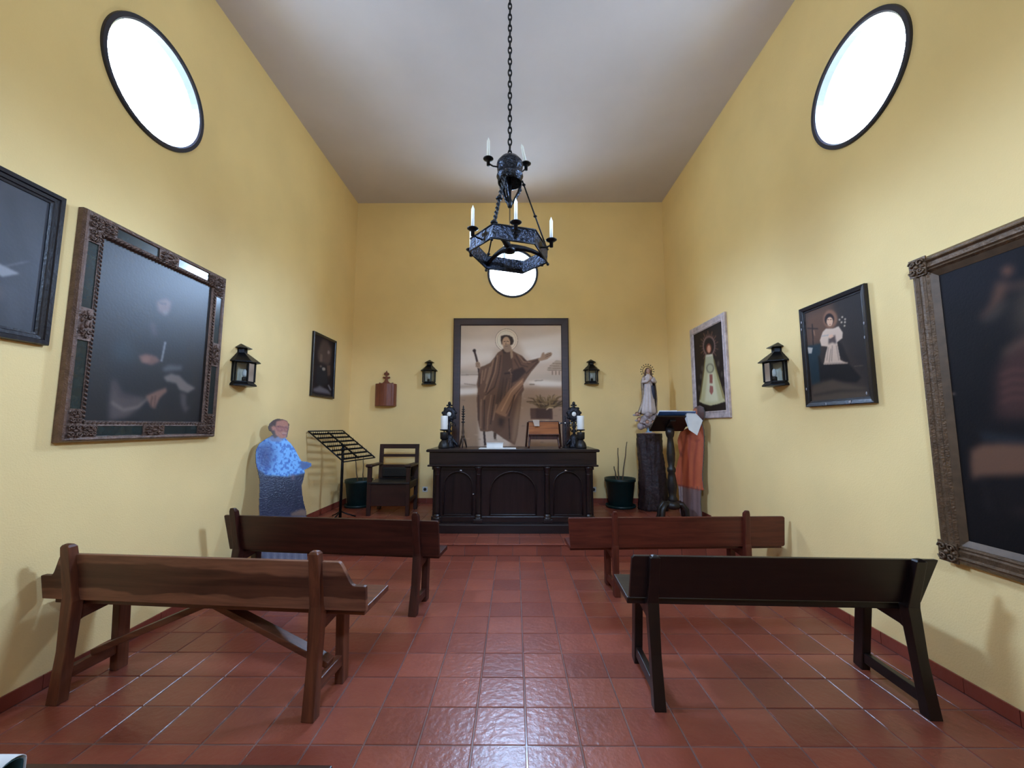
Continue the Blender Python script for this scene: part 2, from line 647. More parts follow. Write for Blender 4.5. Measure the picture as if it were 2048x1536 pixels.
def oculus(name, loc, rz, pane):
    w = thing(name, None, None, loc, rz)
    tag(w, kind='structure')
    # local: wall plane y=0, outside is +y
    n = 72
    fr = MB()
    prof = [(WIN_R - 0.001, -0.012), (WIN_R - 0.004, -0.018), (WIN_R - 0.03, -0.018), (WIN_R - 0.04, -0.008), (WIN_R - 0.04, 0.05), (WIN_R - 0.001, 0.05)]
    vs_, fs_ = [], []
    for k in range(n):
        a = 2 * PI * k / n
        for r, y in prof:
            vs_.append((r * math.cos(a), y, r * math.sin(a)))
    q = len(prof)
    for k in range(n):
        l = (k + 1) % n
        for i in range(q):
            j = (i + 1) % q
            fs_.append((k * q + i, l * q + i, l * q + j, k * q + j))
    fr.add(vs_, fs_)
    fr.build('window_frame', M['winframe'], w)
    rv = MB()
    vs_, fs_ = [], []
    for k in range(n):
        a = 2 * PI * k / n
        for r, y in ((WIN_R - 0.012, 0.05), (WIN_R - 0.012, 0.14)):
            vs_.append((r * math.cos(a), y, r * math.sin(a)))
    for k in range(n):
        l = (k + 1) % n
        fs_.append((2 * k, 2 * l, 2 * l + 1, 2 * k + 1))
    rv.add(vs_, fs_, True)
    rv.build('window_reveal', M['reveal'], w)
    pn = MB()
    r = WIN_R - 0.005
    pn.add([(r * math.cos(2 * PI * k / 32), 0.14, r * math.sin(2 * PI * k / 32)) for k in range(32)], [list(range(32))])
    pn.build('pane', M['glass'], w)
    return w

oculus('window_1', (XL, WIN_Y, WIN_Z), PI / 2, None)
oculus('window_2', (XR, WIN_Y - 0.03, WIN_Z - 0.02), -PI / 2, None)
oculus('window_3', (-0.026, YB, 3.97), 0, None)
oculus('added_window_4', (-0.026, YR, 3.97), PI, None)  # unseen window, added for more light on back wall and altar
portal('window_light', (-0.026, YR - 0.15, 3.97), (PI / 2, 0, 0), 0.84, 0.84, 'DISK')  # opening of the added rear window
portal('window_light', (XL - 0.15, WIN_Y, WIN_Z), (0, -PI / 2, 0), 0.84, 0.84, 'DISK')
portal('window_light', (XR + 0.15, WIN_Y - 0.03, WIN_Z - 0.02), (0, PI / 2, 0), 0.84, 0.84, 'DISK')
portal('window_light', (-0.026, YB + 0.15, 3.97), (-PI / 2, 0, 0), 0.84, 0.84, 'DISK')
# wooden double door behind the photographer
d1 = tag(thing('door_1', None, None, ((DX0 + DX1) / 2, YR + 0.005, 0)), kind='structure')
hw = (DX1 - DX0) / 2
for s in (-1, 1):
    x0, x1 = sorted((0, s * hw))
    b = MB()
    b.box(x0, x0 + 0.1, 0, 0.05, 0, DZ).box(x1 - 0.1, x1, 0, 0.05, 0, DZ).box(x0, x1, 0, 0.05, DZ - 0.12, DZ).box(x0, x1, 0, 0.05, 0, 0.75)
    b.build('door_leaf', WB2['z'], d1)
    MB().box(x0 + 0.1, x1 - 0.1, 0.01, 0.03, 0.75, DZ - 0.12).build('door_panel', WB2['z'], d1)

# ---- floor
TS, GAP = 0.25, 0.008
floor = MB().box(XL - 0.3, XR + 0.3, YR - 0.3, YB + 0.3, -0.2, -0.004).build('floor', M['grout'])
tag(floor, kind='structure')

def tile_mesh(name, w, l, h=0.012, c=0.003, drop=0.0025):
    x, y = w / 2, l / 2
    vs_ = []
    for z, k in ((-h, 0), (-drop, 0), (0, c)):
        vs_ += [(-x + k, -y + k, z), (x - k, -y + k, z), (x - k, y - k, z), (-x + k, y - k, z)]
    fs_ = [(8, 9, 10, 11)]
    for b in (0, 4):
        for i in range(4):
            j = (i + 1) % 4
            fs_.append((b + i, b + j, b + 4 + j, b + 4 + i))
    return MB().add(vs_, fs_).mesh(name)

_tm = {}
def put_tile(parent, x0, x1, y0, y1, z, material, name='tile', overhang=0.0):
    w, l = round(x1 - x0 - GAP, 4), round(y1 - y0 - GAP, 4)
    if w < 0.02 or l < 0.02:
        return
    key = (w, l, material.name)
    if key not in _tm:
        _tm[key] = tile_mesh('tile', w, l)
        _tm[key].materials.append(material)
    o = bpy.data.objects.new(name, _tm[key])
    COL.objects.link(o)
    o.parent = parent
    o.location = ((x0 + x1) / 2, (y0 + y1) / 2, z + random.uniform(-0.0006, 0.0006))
    o.rotation_euler = (random.gauss(0, 0.0022), random.gauss(0, 0.0022), random.gauss(0, 0.002))

def lines(lo, hi, phase, s):
    k0 = math.ceil((lo - phase) / s + 1e-6)
    out = [lo]
    k = k0
    while phase + k * s < hi - 1e-6:
        out.append(phase + k * s)
        k += 1
    out.append(hi)
    if len(out) > 2 and out[1] - out[0] < 0.03: out.pop(1)
    if len(out) > 2 and out[-1] - out[-2] < 0.03: out.pop(-2)
    return out

XS = lines(XL + 0.014, XR - 0.014, -0.195, TS)
YS = lines(1.755, STEP1_Y - 0.012, 0.255, TS)
for i in range(len(XS) - 1):
    for j in range(len(YS) - 1):
        put_tile(floor, XS[i], XS[i + 1], YS[j], YS[j + 1], 0.0, M['tile'])
# tiles nearer than the camera sees: one joined part
bk = MB()
YN = lines(YR, 1.755, 0.255, TS)
for i in range(len(XS) - 1):
    for j in range(len(YN) - 1):
        g = GAP / 2
        bk.box(XS[i] + g, XS[i + 1] - g, YN[j] + g, YN[j + 1] - g, -0.012, 0)
tag(bk.build('tile_field', M['tile'], floor), kind='stuff')

# ---- two steps up to the altar
st = MB().box(XL, XR, STEP1_Y, YB, -0.004, STEP1_Z - 0.004).build('floor_step', M['grout'])
tag(st, kind='structure')
da = MB().box(XL, XR, STEP2_Y, YB, STEP1_Z - 0.004, STEP2_Z - 0.004).build('floor_dais', M['grout'])
tag(da, kind='structure')
TW = 0.272
XR1 = lines(XL + 0.014, XR - 0.014, -0.02, TW)
for (par, y, z0, z1) in ((st, STEP1_Y, 0.0, STEP1_Z), (da, STEP2_Y, STEP1_Z, STEP2_Z)):
    for i in range(len(XR1) - 1):
        w = XR1[i + 1] - XR1[i]
        if w < 0.03: continue
        o = MB().box(XR1[i] + 0.003, XR1[i + 1] - 0.003, y - 0.012, y + 0.002, z0 + 0.002, z1 - 0.02).build('riser_tile', M['tile'], par)
XT = lines(XL + 0.014, XR - 0.014, 0.06, TS)
for (par, y0, y1, z) in ((st, STEP1_Y, STEP2_Y - 0.012, STEP1_Z), (da, STEP2_Y, YB - 0.014, STEP2_Z)):
    ys = lines(y0, y1, y0, TS)
    for i in range(len(XT) - 1):
        for j in range(len(ys) - 1):
            if j == 0:   # nosing tile with a rounded front lip
                w = XT[i + 1] - XT[i]
                b = MB().prism([(y0 - 0.03, z - 0.012), (y0 - 0.028, z - 0.005), (y0 - 0.018, z), (ys[1] - 0.004, z), (ys[1] - 0.004, z - 0.02), (y0 - 0.022, z - 0.022), (y0 - 0.028, z - 0.019)], 'x', XT[i] + 0.003, XT[i + 1] - 0.003)
                b.build('nosing_tile', M['tile'], par)
            else:
                put_tile(par, XT[i], XT[i + 1], ys[j], ys[j + 1], z, M['tile'])

# ---- skirting tiles
def skirting(name, pts, wall):
    # pts: list of (a0, a1, z) spans along the wall
    b = MB()
    for a0, a1, z in pts:
        if wall == 'L': b.box(XL, XL + 0.008, a0, a1, z, z + 0.072)
        if wall == 'R': b.box(XR - 0.008, XR, a0, a1, z, z + 0.072)
        if wall == 'B': b.box(a0, a1, YB - 0.008, YB, z, z + 0.072)
        if wall == 'F': b.box(a0, a1, YR, YR + 0.008, z, z + 0.072)
    root = tag(b.build(name, M['grout']), kind='structure')
    for a0, a1, z in pts:
        ls = lines(a0, a1, 0.13, TS)
        for i in range(len(ls) - 1):
            s, e = ls[i] + 0.002, ls[i + 1] - 0.002
            if e - s < 0.02: continue
            t = MB()
            if wall == 'L': t.box(XL + 0.004, XL + 0.014, s, e, z + 0.001, z + 0.076)
            if wall == 'R': t.box(XR - 0.014, XR - 0.004, s, e, z + 0.001, z + 0.076)
            if wall == 'B': t.box(s, e, YB - 0.014, YB - 0.004, z + 0.001, z + 0.076)
            if wall == 'F': t.box(s, e, YR + 0.004, YR + 0.014, z + 0.001, z + 0.076)
            t.build('tile', M['skirt'], root)
sp = [(YR, STEP1_Y, 0.0), (STEP1_Y, STEP2_Y, STEP1_Z), (STEP2_Y, YB - 0.014, STEP2_Z)]
skirting('baseboard_left', sp, 'L')
skirting('baseboard_right', sp, 'R')
skirting('baseboard_back', [(XL + 0.014, XR - 0.014, STEP2_Z)], 'B')
skirting('baseboard_rear', [(XL + 0.014, DX0, 0.0), (DX1, XR - 0.014, 0.0)], 'F')
# ------------------------------------------------------------------ benches
def plank_outline(pts):
    return pts

def sweep_yz(path, w, d, x, taper=None):
    """upright of width w (x) and depth d (y) that follows a path of (y, z) points"""
    b = MB()
    n = len(path)
    vs_ = []
    for i, (y, z) in enumerate(path):
        k = 1.0 if taper is None else taper[i]
        vs_ += [(x - w / 2 * k, y - d / 2 * k, z), (x + w / 2 * k, y - d / 2 * k, z), (x + w / 2 * k, y + d / 2 * k, z), (x - w / 2 * k, y + d / 2 * k, z)]
    fs_ = [(3, 2, 1, 0), tuple(4 * (n - 1) + i for i in range(4))]
    for i in range(n - 1):
        for k in range(4):
            l = (k + 1) % 4
            fs_.append((4 * i + k, 4 * i + l, 4 * i + 4 + l, 4 * i + 4 + k))
    return b.add(vs_, fs_)

def bench(label, loc, rz, W, posts, half, z_back, z_seat, top_z, front_y, style, seat_d=0.34, cap='round', lean=0.05, seat_x=None, wpost=0.05, so=0.03):
    """posts: x of the two uprights; half: (x0, x1) of the backrest; z_back: (bottom, top)"""
    t = thing('church_bench', label, 'bench', loc, rz, 'wooden benches in the chapel')
    z0, z1 = z_back
    yb = lambda z: so - (z - z_seat) / (top_z - z_seat) * lean if z > z_seat else so * z / z_seat  # centre line of an upright
    for px in posts:
        path = [(yb(0) - 0.01, 0), (yb(z_seat * 0.5), z_seat * 0.5), (yb(z_seat), z_seat), (yb(z0 + 0.03), z0 + 0.03), (yb(z1), z1), (yb(top_z), top_z)]
        tp = [1.12, 1.0, 1.15, 1.0, 0.95, 0.9]
        if cap == 'round':
            path += [(yb(top_z) - 0.004, top_z + 0.012), (yb(top_z) - 0.008, top_z + 0.018)]
            tp += [0.65, 0.25]
        elif cap == 'slant':
            path += [(yb(top_z) - 0.015, top_z + 0.028)]
            tp += [0.55]
        o = sweep_yz(path, wpost, 0.052, px, tp).build('upright', W['z'], t, bevel=0.006)
    # backrest board, leaning with the uprights (front side of the posts)
    th = 0.026
    off = 0.052 / 2 + th / 2 - 0.016
    if style == 'scroll':
        zl = z0 + (z1 - z0) * 0.52
        def arc(xe, s):
            c = []
            for k in range(13):
                u = k / 12.0
                c.append((xe - s * (0.06 + 0.085 * u), zl + (z1 - zl) * (0.5 - 0.5 * math.cos(PI * u))))
            return c
        L = arc(half[0], -1)
        R = arc(half[1], 1)
        out = [(half[0], z0), (half[1], z0), (half[1], zl - 0.004), (half[1] - 0.012, zl)] + R + L[::-1] + [(half[0] + 0.012, zl), (half[0], zl - 0.004)]
    elif style == 'taper':
        out = [(half[0] - 0.004, z0), (half[1] - 0.045, z0), (half[1], z1), (half[0] + 0.012, z1), (half[0], z1 - 0.015)]
    else:
        out = [(half[0] + 0.012, z0), (half[1] - 0.012, z0), (half[1], z0 + 0.012), (half[1] + 0.004, z1 - 0.01), (half[1] - 0.006, z1), (half[0] - 0.002, z1 + 0.003), (half[0] - 0.008, z1 - 0.008)]
    b = MB().prism(out, 'y', -th / 2, th / 2)
    sl = (yb(z1) - yb(z0)) / (z1 - z0)
    b.v = [(x, y + off + yb(z0) + (z - z0) * sl, z) for x, y, z in b.v]
    b.build('backrest', style == 'scroll' and M['b1back'] or W['x'], t, bevel=0.004)
    # seat board
    sx = seat_x or (half[0] + 0.01, half[1] - 0.01)
    sy0 = so + 0.038
    MB().box(sx[0], sx[1], sy0, sy0 + seat_d, z_seat - 0.034, z_seat).build('seat', W['x'], t, bevel=0.005)
    for px in posts:
        # front leg, raked forward, with a bearer under the seat and a foot rail
        MB().beam((px, sy0 + seat_d * 0.72, z_seat - 0.034), (px, front_y, 0), 0.05, 0.07, up=(0, 1, 0)).build('front_leg', W['z'], t, bevel=0.005)
        MB().prism([(so, z_seat - 0.034), (sy0 + seat_d - 0.03, z_seat - 0.034), (sy0 + seat_d - 0.07, z_seat - 0.085), (so + 0.05, z_seat - 0.11), (so, z_seat - 0.13)], 'x', px - 0.018, px + 0.018).build('seat_bearer', W['y'], t, bevel=0.003)
        zf = 0.13 if style == 'scroll' else 0.075
        MB().box(px - 0.018, px + 0.018, 0.0, front_y - 0.01, zf - 0.03, zf + 0.03).build('foot_rail', W['y'], t, bevel=0.004)
    if style == 'scroll':
        xm = (posts[0] + posts[1]) / 2 - 0.02
        for px, s in ((posts[0], -1), (posts[1], 1)):
            MB().beam((px, front_y * 0.55, 0.172), (xm + s * 0.01, front_y * 0.6, z_seat - 0.052), 0.07, 0.034).build('diagonal_brace', W['x'], t, bevel=0.004)
    return t

# two-toned oak board of the scrolled bench: a dark band of heartwood between lighter edges
def b1_back():
    m = wood('bench_oak_heartwood', (94, 56, 42), (142, 94, 70), 'x', 0.42)
    nt = m.node_tree
    b = nt.nodes['Principled BSDF']
    col = b.inputs['Base Color'].links[0].from_socket
    tc = nt.nodes.new('ShaderNodeTexCoord')
    sx = nt.nodes.new('ShaderNodeSeparateXYZ')
    nt.links.new(tc.outputs['Object'], sx.inputs[0])
    mp = nt.nodes.new('ShaderNodeMapping')
    mp.inputs['Scale'].default_value = (1.6, 1, 3)
    nt.links.new(tc.outputs['Object'], mp.inputs['Vector'])
    nz = nt.nodes.new('ShaderNodeTexNoise')
    nz.inputs['Scale'].default_value = 1.3
    nz.inputs['Detail'].default_value = 3
    nt.links.new(mp.outputs[0], nz.inputs['Vector'])
    ad = nt.nodes.new('ShaderNodeMath')
    ad.operation = 'MULTIPLY_ADD'
    ad.inputs[1].default_value = 0.14
    nt.links.new(nz.outputs['Fac'], ad.inputs[0])
    nt.links.new(sx.outputs['Z'], ad.inputs[2])
    rp = nt.nodes.new('ShaderNodeValToRGB')
    e = rp.color_ramp.elements
    e[0].position, e[0].color = 0.0, (0, 0, 0, 1)
    e[1].position, e[1].color = 1.0, (0, 0, 0, 1)
    mr = nt.nodes.new('ShaderNodeMapRange')
    mr.inputs['From Min'].default_value = 0.572
    mr.inputs['From Max'].default_value = 0.833
    nt.links.new(ad.outputs[0], mr.inputs['Value'])
    for p, v in ((0.24, 0), (0.27, 1), (0.74, 1), (0.79, 0)):
        q = e.new(p)
        q.color = (v, v, v, 1)
    nt.links.new(mr.outputs['Result'], rp.inputs['Fac'])
    mx = nt.nodes.new('ShaderNodeMix')
    mx.data_type = 'RGBA'
    mx.blend_type = 'MULTIPLY'
    mx.inputs['B'].default_value = (0.42, 0.36, 0.36, 1)
    nt.links.new(rp.outputs['Color'], mx.inputs['Factor'])
    nt.links.new(col, mx.inputs['A'])
    nt.links.new(mx.outputs['Result'], b.inputs['Base Color'])
    return m
M['b1back'] = b1_back()

bench('brown oak bench with scrolled backrest ends and crossed diagonal braces underneath', (-1.7235, 2.23, 0), math.atan2(-0.113, 1.403), WB1,
      (-0.704, 0.704), (-0.905, 0.96), (0.505, 0.76), 0.508, 0.805, 0.30, 'scroll', 0.32, 'round', lean=0.045, so=0.012, seat_x=(-0.86, 0.94), wpost=0.06)
bench('dark walnut bench with plain plank back standing in front of the slatted votive rack', (-1.565, 3.36, 0), math.atan2(-0.165, 1.56), WB2,
      (-0.785, 0.785), (-0.885, 0.96), (0.415, 0.706), 0.425, 0.75, 0.27, 'plank', 0.25, 'slant', lean=0.075, so=0.07, wpost=0.06)
bench('reddish mahogany bench with plain plank back standing before the lectern', (1.47, 3.665, 0), math.atan2(0.05, 1.18), WB3,
      (-0.59, 0.59), (-0.99, 0.945), (0.391, 0.652), 0.40, 0.685, 0.27, 'plank', 0.30, 'slant', lean=0.02, so=0.012, wpost=0.05)
bench('almost black bench with a leaning back under the largest gilt-framed painting', (1.4235, 2.232, 0), math.atan2(-0.054, 1.343), WB4,
      (-0.675, 0.675), (-0.79, 0.788), (0.52, 0.763), 0.507, 0.757, 0.42, 'taper', 0.36, 'round', lean=0.075, so=0.055, seat_x=(-0.80, 0.72), wpost=0.055)
bench('bench at the bottom edge of the view of which only the top rail shows', (-1.30, 0.93, 0), 0.0, WB2,
      (-0.66, 0.66), (-0.80, 0.765), (0.44, 0.69), 0.43, 0.675, 0.30, 'plank', 0.33, None, lean=0.03, so=0.04, seat_x=(-0.78, 0.745))

# folded leaflet hung over the top rail of the nearest bench
lf = thing('folded_leaflet', 'white folded leaflet with teal inside hung over the nearest bench rail', 'leaflet', (-1.185, 0.973, 0.646), 0.0)
def leaflet(side):
    b = MB()
    pts = []
    for k in range(9):
        a = PI * k / 8
        pts.append((-math.cos(a) * 0.03, 0.052 + math.sin(a) * 0.02))
    pts = [(-0.034, -0.12)] + pts + [(0.036, -0.11)]
    w = 0.052
    o = 0.0008 * side
    vs_, fs_ = [], []
    for y, z in pts:
        vs_ += [(-w + (z + 0.12) * -0.1, y, z + o), (w + (z + 0.12) * 0.05, y, z + o)]
    for i in range(len(pts) - 1):
        fs_.append((2 * i, 2 * i + 1, 2 * i + 3, 2 * i + 2))
    return b.add(vs_, fs_, True)
o = leaflet(1).build('outer_page', M['white'], lf)
md = o.modifiers.new('thick', 'SOLIDIFY'); md.thickness = 0.0012
o = leaflet(-1).xf(Matrix.Scale(0.93, 4)).build('inner_page', M['teal'], lf)
md = o.modifiers.new('thick', 'SOLIDIFY'); md.thickness = 0.0012
# ------------------------------------------------------------------ picture frames
def mitred(name, x0, x1, z0, z1, prof, material, parent, bevel=0.0):
    """prof: closed list of (outward offset from the sight edge, height towards the room)"""
    cs = [(x0, z0, -1, -1), (x1, z0, 1, -1), (x1, z1, 1, 1), (x0, z1, -1, 1)]
    b = MB()
    vs_, fs_ = [], []
    q = len(prof)
    for (x, z, sx, sz) in cs:
        for o, h in prof:
            vs_.append((x + sx * o, -h, z + sz * o))
    for k in range(4):
        l = (k + 1) % 4
        for i in range(q):
            j = (i + 1) % q
            fs_.append((k * q + i, l * q + i, l * q + j, k * q + j))
    return b.add(vs_, fs_).build(name, material, parent, bevel)

def rope(name, x0, x1, z0, z1, h, r, pitch, material, parent):
    """twisted bead moulding round the sight edge"""
    b = MB()
    for (ax, az, bx, bz) in ((x0, z0, x1, z0), (x1, z0, x1, z1), (x1, z1, x0, z1), (x0, z1, x0, z0)):
        L = math.hypot(bx - ax, bz - az)
        n = int(L / pitch)
        ux, uz = (bx - ax) / L, (bz - az) / L
        for i in range(n):
            s = (i + 0.5) * L / n
            cx, cz = ax + ux * s, az + uz * s
            d = pitch * 0.75
            p = Vector((ux, 0, uz)) * d
            w = Vector((-uz, 0, ux)) * r
            a1 = Vector((cx, -h, cz)) - p * 0.6 - w
            a2 = Vector((cx, -h, cz)) + p * 0.6 + w
            mid = (a1 + a2) / 2 + Vector((0, -r * 0.8, 0))
            b.tube([a1, mid, a2], [r * 0.45, r * 0.75, r * 0.45], n=5)
    return b.build(name, material, parent)

def ornament(name, w, h, material, parent, loc, seed, dep=0.018):
    """carved leaf-and-scroll relief"""
    rs = random.Random(seed)
    b = MB()
    b.box(-w / 2, w / 2, -0.004, 0.004, -h / 2, h / 2)
    for s in (-1, 1):
        for sz in (-1, 1):
            pts = []
            R = min(w, h) * 0.22
            cx, cz = s * w * 0.23, sz * h * 0.22
            for k in range(10):
                a = k * 0.75
                rr = R * (1 - k / 12.0)
                pts.append((cx + s * rr * math.cos(a), -0.006 - dep * 0.4, cz + sz * rr * math.sin(a)))
            b.tube(pts, [min(w, h) * 0.055] * 10, n=5)
    for k in range(9):
        a = 2 * PI * k / 9
        b.ball((w * 0.36 * math.cos(a), -0.004, h * 0.36 * math.sin(a)), max(0.006, w * 0.09), dep * rs.uniform(0.5, 1), max(0.006, h * 0.09), n=8, m=6)
    b.ball((0, -0.006, 0), w * 0.13, dep, h * 0.13, n=8, m=6)
    o = b.build(name, material, parent)
    o.location = loc
    return o

M['gilt_brown'] = plain('worn_brown_gilding', (104, 80, 68), 0.34, 0.45, var=0.3, scale=30, bump=0.5, bscale=110)
M['gilt_dull'] = plain('dull_gold_brown', (104, 80, 58), 0.4, 0.35, var=0.3, scale=25, bump=0.5, bscale=90)
M['gilt_slip'] = plain('shaded_gilt_slip', (88, 68, 50), 0.42, 0.3, var=0.2, scale=25)  # gilding darkened in its colour so the slip looks shadowed
M['green_panel'] = plain('dark_green_panel', (34, 46, 46), 0.22, 0.0, var=0.25, scale=20, coat=0.4)
M['frame_black'] = plain('frame_black', (22, 18, 24), 0.3, bump=0.15, bscale=60)
M['frame_chip'] = plain('chipped_white_spot', (170, 165, 170), 0.5)
M['frame_mahog'] = wood('frame_dark_wood', (44, 24, 26), (62, 36, 36), 'x', 0.4)
M['frame_pale'] = plain('pale_lilac_gilding', (196, 178, 176), 0.42, 0.15, var=0.3, scale=16, bump=0.6, bscale=60)
M['oil'] = painted('old_oil_varnished', 0.41, bump=0.05, bscale=60, spec=0.75)
M['oil_dark'] = painted('old_oil_matt', 0.6, bump=0.08, bscale=90, spec=0.12)
M['tempera'] = painted('sepia_mural_paint', 0.6, bump=0.15, bscale=120, spec=0.35)
M['backing'] = plain('stretcher_back', (80, 60, 45), 0.8)

def picture(name, label, loc, rz, w, h):
    # local frame: origin on the wall under the picture's centre line at its lower edge; front faces -y
    return thing(name, label, 'painting', loc, rz)

# --- A: dark painting at the left edge
PA = picture('framed_painting', 'black framed dusky painting with a crook and open book, cut by the left edge', (XL + 0.001, 1.82, 1.905), PI / 2, 0.76, 0.87)
w, h = 0.76, 0.87
mitred('frame', -w / 2 + 0.06, w / 2 - 0.06, 0.06, h - 0.06, [(-0.004, 0.0), (-0.004, 0.018), (0.008, 0.02), (0.012, 0.026), (0.03, 0.028), (0.034, 0.036), (0.056, 0.036), (0.06, 0.028), (0.06, 0.0)], M['frame_black'], PA)
p = Paint(180, 190, (44, 44, 52))
p.noise(0.25, (4, 4), 5)
p.poly([(0.25, 0.35), (0.45, 0.28), (0.62, 0.42), (0.70, 0.7), (0.74, 1), (0.1, 1), (0.15, 0.6)], (22, 20, 24), 0.95, 0.03)
p.ell(0.53, 0.24, 0.07, 0.09, (120, 105, 100), 0.7, 0.02)
p.poly([(0.60, 0.60), (0.66, 0.565), (0.85, 0.60), (0.74, 0.66), (0.68, 0.64)], (150, 148, 150), 0.85, 0.006)
p.line([(0.52, 0.44), (0.56, 0.42), (0.61, 0.42), (0.63, 0.45), (0.60, 0.49)], 0.018, (26, 24, 28), 0.9)
p.line([(0.75, 0.58), (0.9, 0.49)], 0.006, (150, 150, 155), 0.7)
p.ell(0.68, 0.76, 0.10, 0.05, (95, 78, 76), 0.6, 0.03, 0.3)
p.line([(0.72, 0.1), (0.80, 0.35), (0.9, 0.5)], 0.06, (30, 30, 38), 0.6, 0.02)
p.line([(0.8, 0.7), (0.86, 0.95)], 0.05, (70, 74, 84), 0.5, 0.03)
p.ell(0.48, 0.95, 0.12, 0.04, (96, 70, 66), 0.6, 0.02)
link('canvas', canvas_mesh('canvas', p, -w / 2 + 0.056, w / 2 - 0.056, 0.056, h - 0.056, -0.012), M['oil'], PA)
MB().box(-w / 2 + 0.05, w / 2 - 0.05, -0.01, -0.001, 0.05, h - 0.05).build('backing_board', M['backing'], PA)

# --- B: large ornate frame on the left wall
w, h, bd = 1.19, 1.415, 0.125
PB = picture('framed_painting', 'large gloomy painting in ornate brown and dark green frame on left wall', (XL + 0.001, 2.888, 1.363), PI / 2, w, h)
x0, x1, z0, z1 = -w / 2 + bd, w / 2 - bd, bd, h - bd
mitred('outer_moulding', x0 - 0.09, x1 + 0.09, z0 - 0.09, z1 + 0.09, [(0, 0), (0, 0.042), (0.006, 0.052), (0.02, 0.056), (0.028, 0.05), (0.035, 0.03), (0.035, 0)], M['gilt_brown'], PB)
mitred('panel', x0 - 0.028, x1 + 0.028, z0 - 0.028, z1 + 0.028, [(0, 0), (0, 0.042), (0.063, 0.042), (0.063, 0)], M['green_panel'], PB)
mitred('inner_moulding', x0, x1, z0, z1, [(-0.004, 0), (-0.004, 0.022), (0.006, 0.036), (0.016, 0.042), (0.029, 0.046), (0.029, 0)], M['gilt_brown'], PB)
rope('beaded_edge', x0 - 0.01, x1 + 0.01, z0 - 0.01, z1 + 0.01, 0.04, 0.009, 0.026, M['gilt_brown'], PB)
cp = bd / 2 - 0.004
for sx, cx in ((-1, x0 - cp), (1, x1 + cp)):
    for sz, cz in ((-1, z0 - cp), (1, z1 + cp)):
        ornament('corner_ornament', 0.085, 0.085, M['gilt_brown'], PB, (cx, -0.048, cz), 11 + sx * 2 + sz)
        ornament('corner_ornament', 0.09, 0.07, M['gilt_brown'], PB, (cx - sx * 0.085, -0.046, cz), 21 + sx * 2 + sz)
        ornament('corner_ornament', 0.07, 0.09, M['gilt_brown'], PB, (cx, -0.046, cz - sz * 0.085), 31 + sx * 2 + sz)
for cz in (z0 - cp, z1 + cp):
    ornament('centre_ornament', 0.17, 0.075, M['gilt_brown'], PB, (0, -0.046, cz), 41)
for cx in (x0 - cp, x1 + cp):
    ornament('centre_ornament', 0.075, 0.2, M['gilt_brown'], PB, (cx, -0.046, h / 2), 43)
Z = lambda zx, zy: (200 + zx / 4.8, 560 + zy / 4.8)
def ZZ(l): return [Z(*q) for q in l]
p = Paint(230, 280, (24, 21, 24), quad=((213, 463), (441, 570), (424, 845), (186, 851)))
p.noise(0.3, (5, 5), 8)
p.poly(ZZ([(300, 420), (560, 380), (700, 420), (900, 560), (1000, 900), (1000, 1370), (200, 1370), (200, 700)]), (24, 27, 34), 0.8, 0.03)
p.poly(ZZ([(630, 200), (720, 165), (775, 205), (760, 300), (690, 330), (640, 290)]), (150, 112, 104), 0.75, 0.012)
p.poly(ZZ([(690, 290), (745, 280), (745, 335), (700, 345)]), (130, 120, 118), 0.6, 0.008)
p.line(ZZ([(660, 215), (720, 225)]), 4, (60, 45, 45), 0.7)
p.poly(ZZ([(560, 420), (620, 400), (650, 540), (600, 550)]), (96, 78, 80), 0.6, 0.015)
p.poly(ZZ([(200, 640), (360, 560), (480, 720), (440, 820), (240, 800)]), (44, 62, 70), 0.6, 0.03)
p.poly(ZZ([(470, 740), (540, 715), (640, 740), (680, 790), (600, 830), (500, 810)]), (140, 98, 86), 0.85, 0.008)
p.ell(*Z(545, 775), 8, 6, (165, 120, 104), 0.6, 0.006)
p.line(ZZ([(722, 600), (690, 790)]), 4.5, (170, 172, 176), 0.75)
p.poly(ZZ([(690, 860), (760, 820), (890, 830), (880, 870), (720, 890)]), (120, 122, 128), 0.7, 0.01)
p.poly(ZZ([(710, 940), (780, 905), (860, 920), (930, 990), (1015, 1040), (940, 1090), (860, 1060), (830, 1000), (740, 985)]), (142, 130, 124), 0.85, 0.008)
p.poly(ZZ([(870, 1080), (930, 1100), (930, 1220), (970, 1215), (920, 1280), (880, 1200)]), (104, 92, 92), 0.7, 0.01)
p.poly(ZZ([(545, 1130), (640, 1080), (740, 1040), (750, 1080), (680, 1150), (640, 1250), (600, 1230), (570, 1180)]), (150, 108, 92), 0.85, 0.008)
p.line(ZZ([(610, 1130), (600, 1230)]), 3, (70, 48, 44), 0.7)
p.line(ZZ([(640, 1120), (635, 1240)]), 3, (80, 54, 48), 0.6)
p.poly(ZZ([(230, 960), (270, 1000), (330, 1110), (450, 1130), (560, 1150), (480, 1260), (380, 1340), (210, 1380), (200, 1200)]), (104, 88, 84), 0.75, 0.015)
p.line(ZZ([(240, 1010), (300, 1130), (420, 1150)]), 6, (60, 48, 50), 0.7, 0.01)
p.line(ZZ([(230, 1200), (340, 1270), (480, 1240), (560, 1160)]), 5, (150, 132, 120), 0.6, 0.008)
p.line(ZZ([(500, 200), (515, 240)]), 5, (14, 14, 18), 0.7, 0.01)
link('canvas', canvas_mesh('canvas', p, x0 - 0.002, x1 + 0.002, z0 - 0.002, z1 + 0.002, -0.02), M['oil'], PB)
MB().box(x0 - 0.02, x1 + 0.02, -0.018, -0.002, z0 - 0.02, z1 + 0.02).build('backing_board', M['backing'], PB)

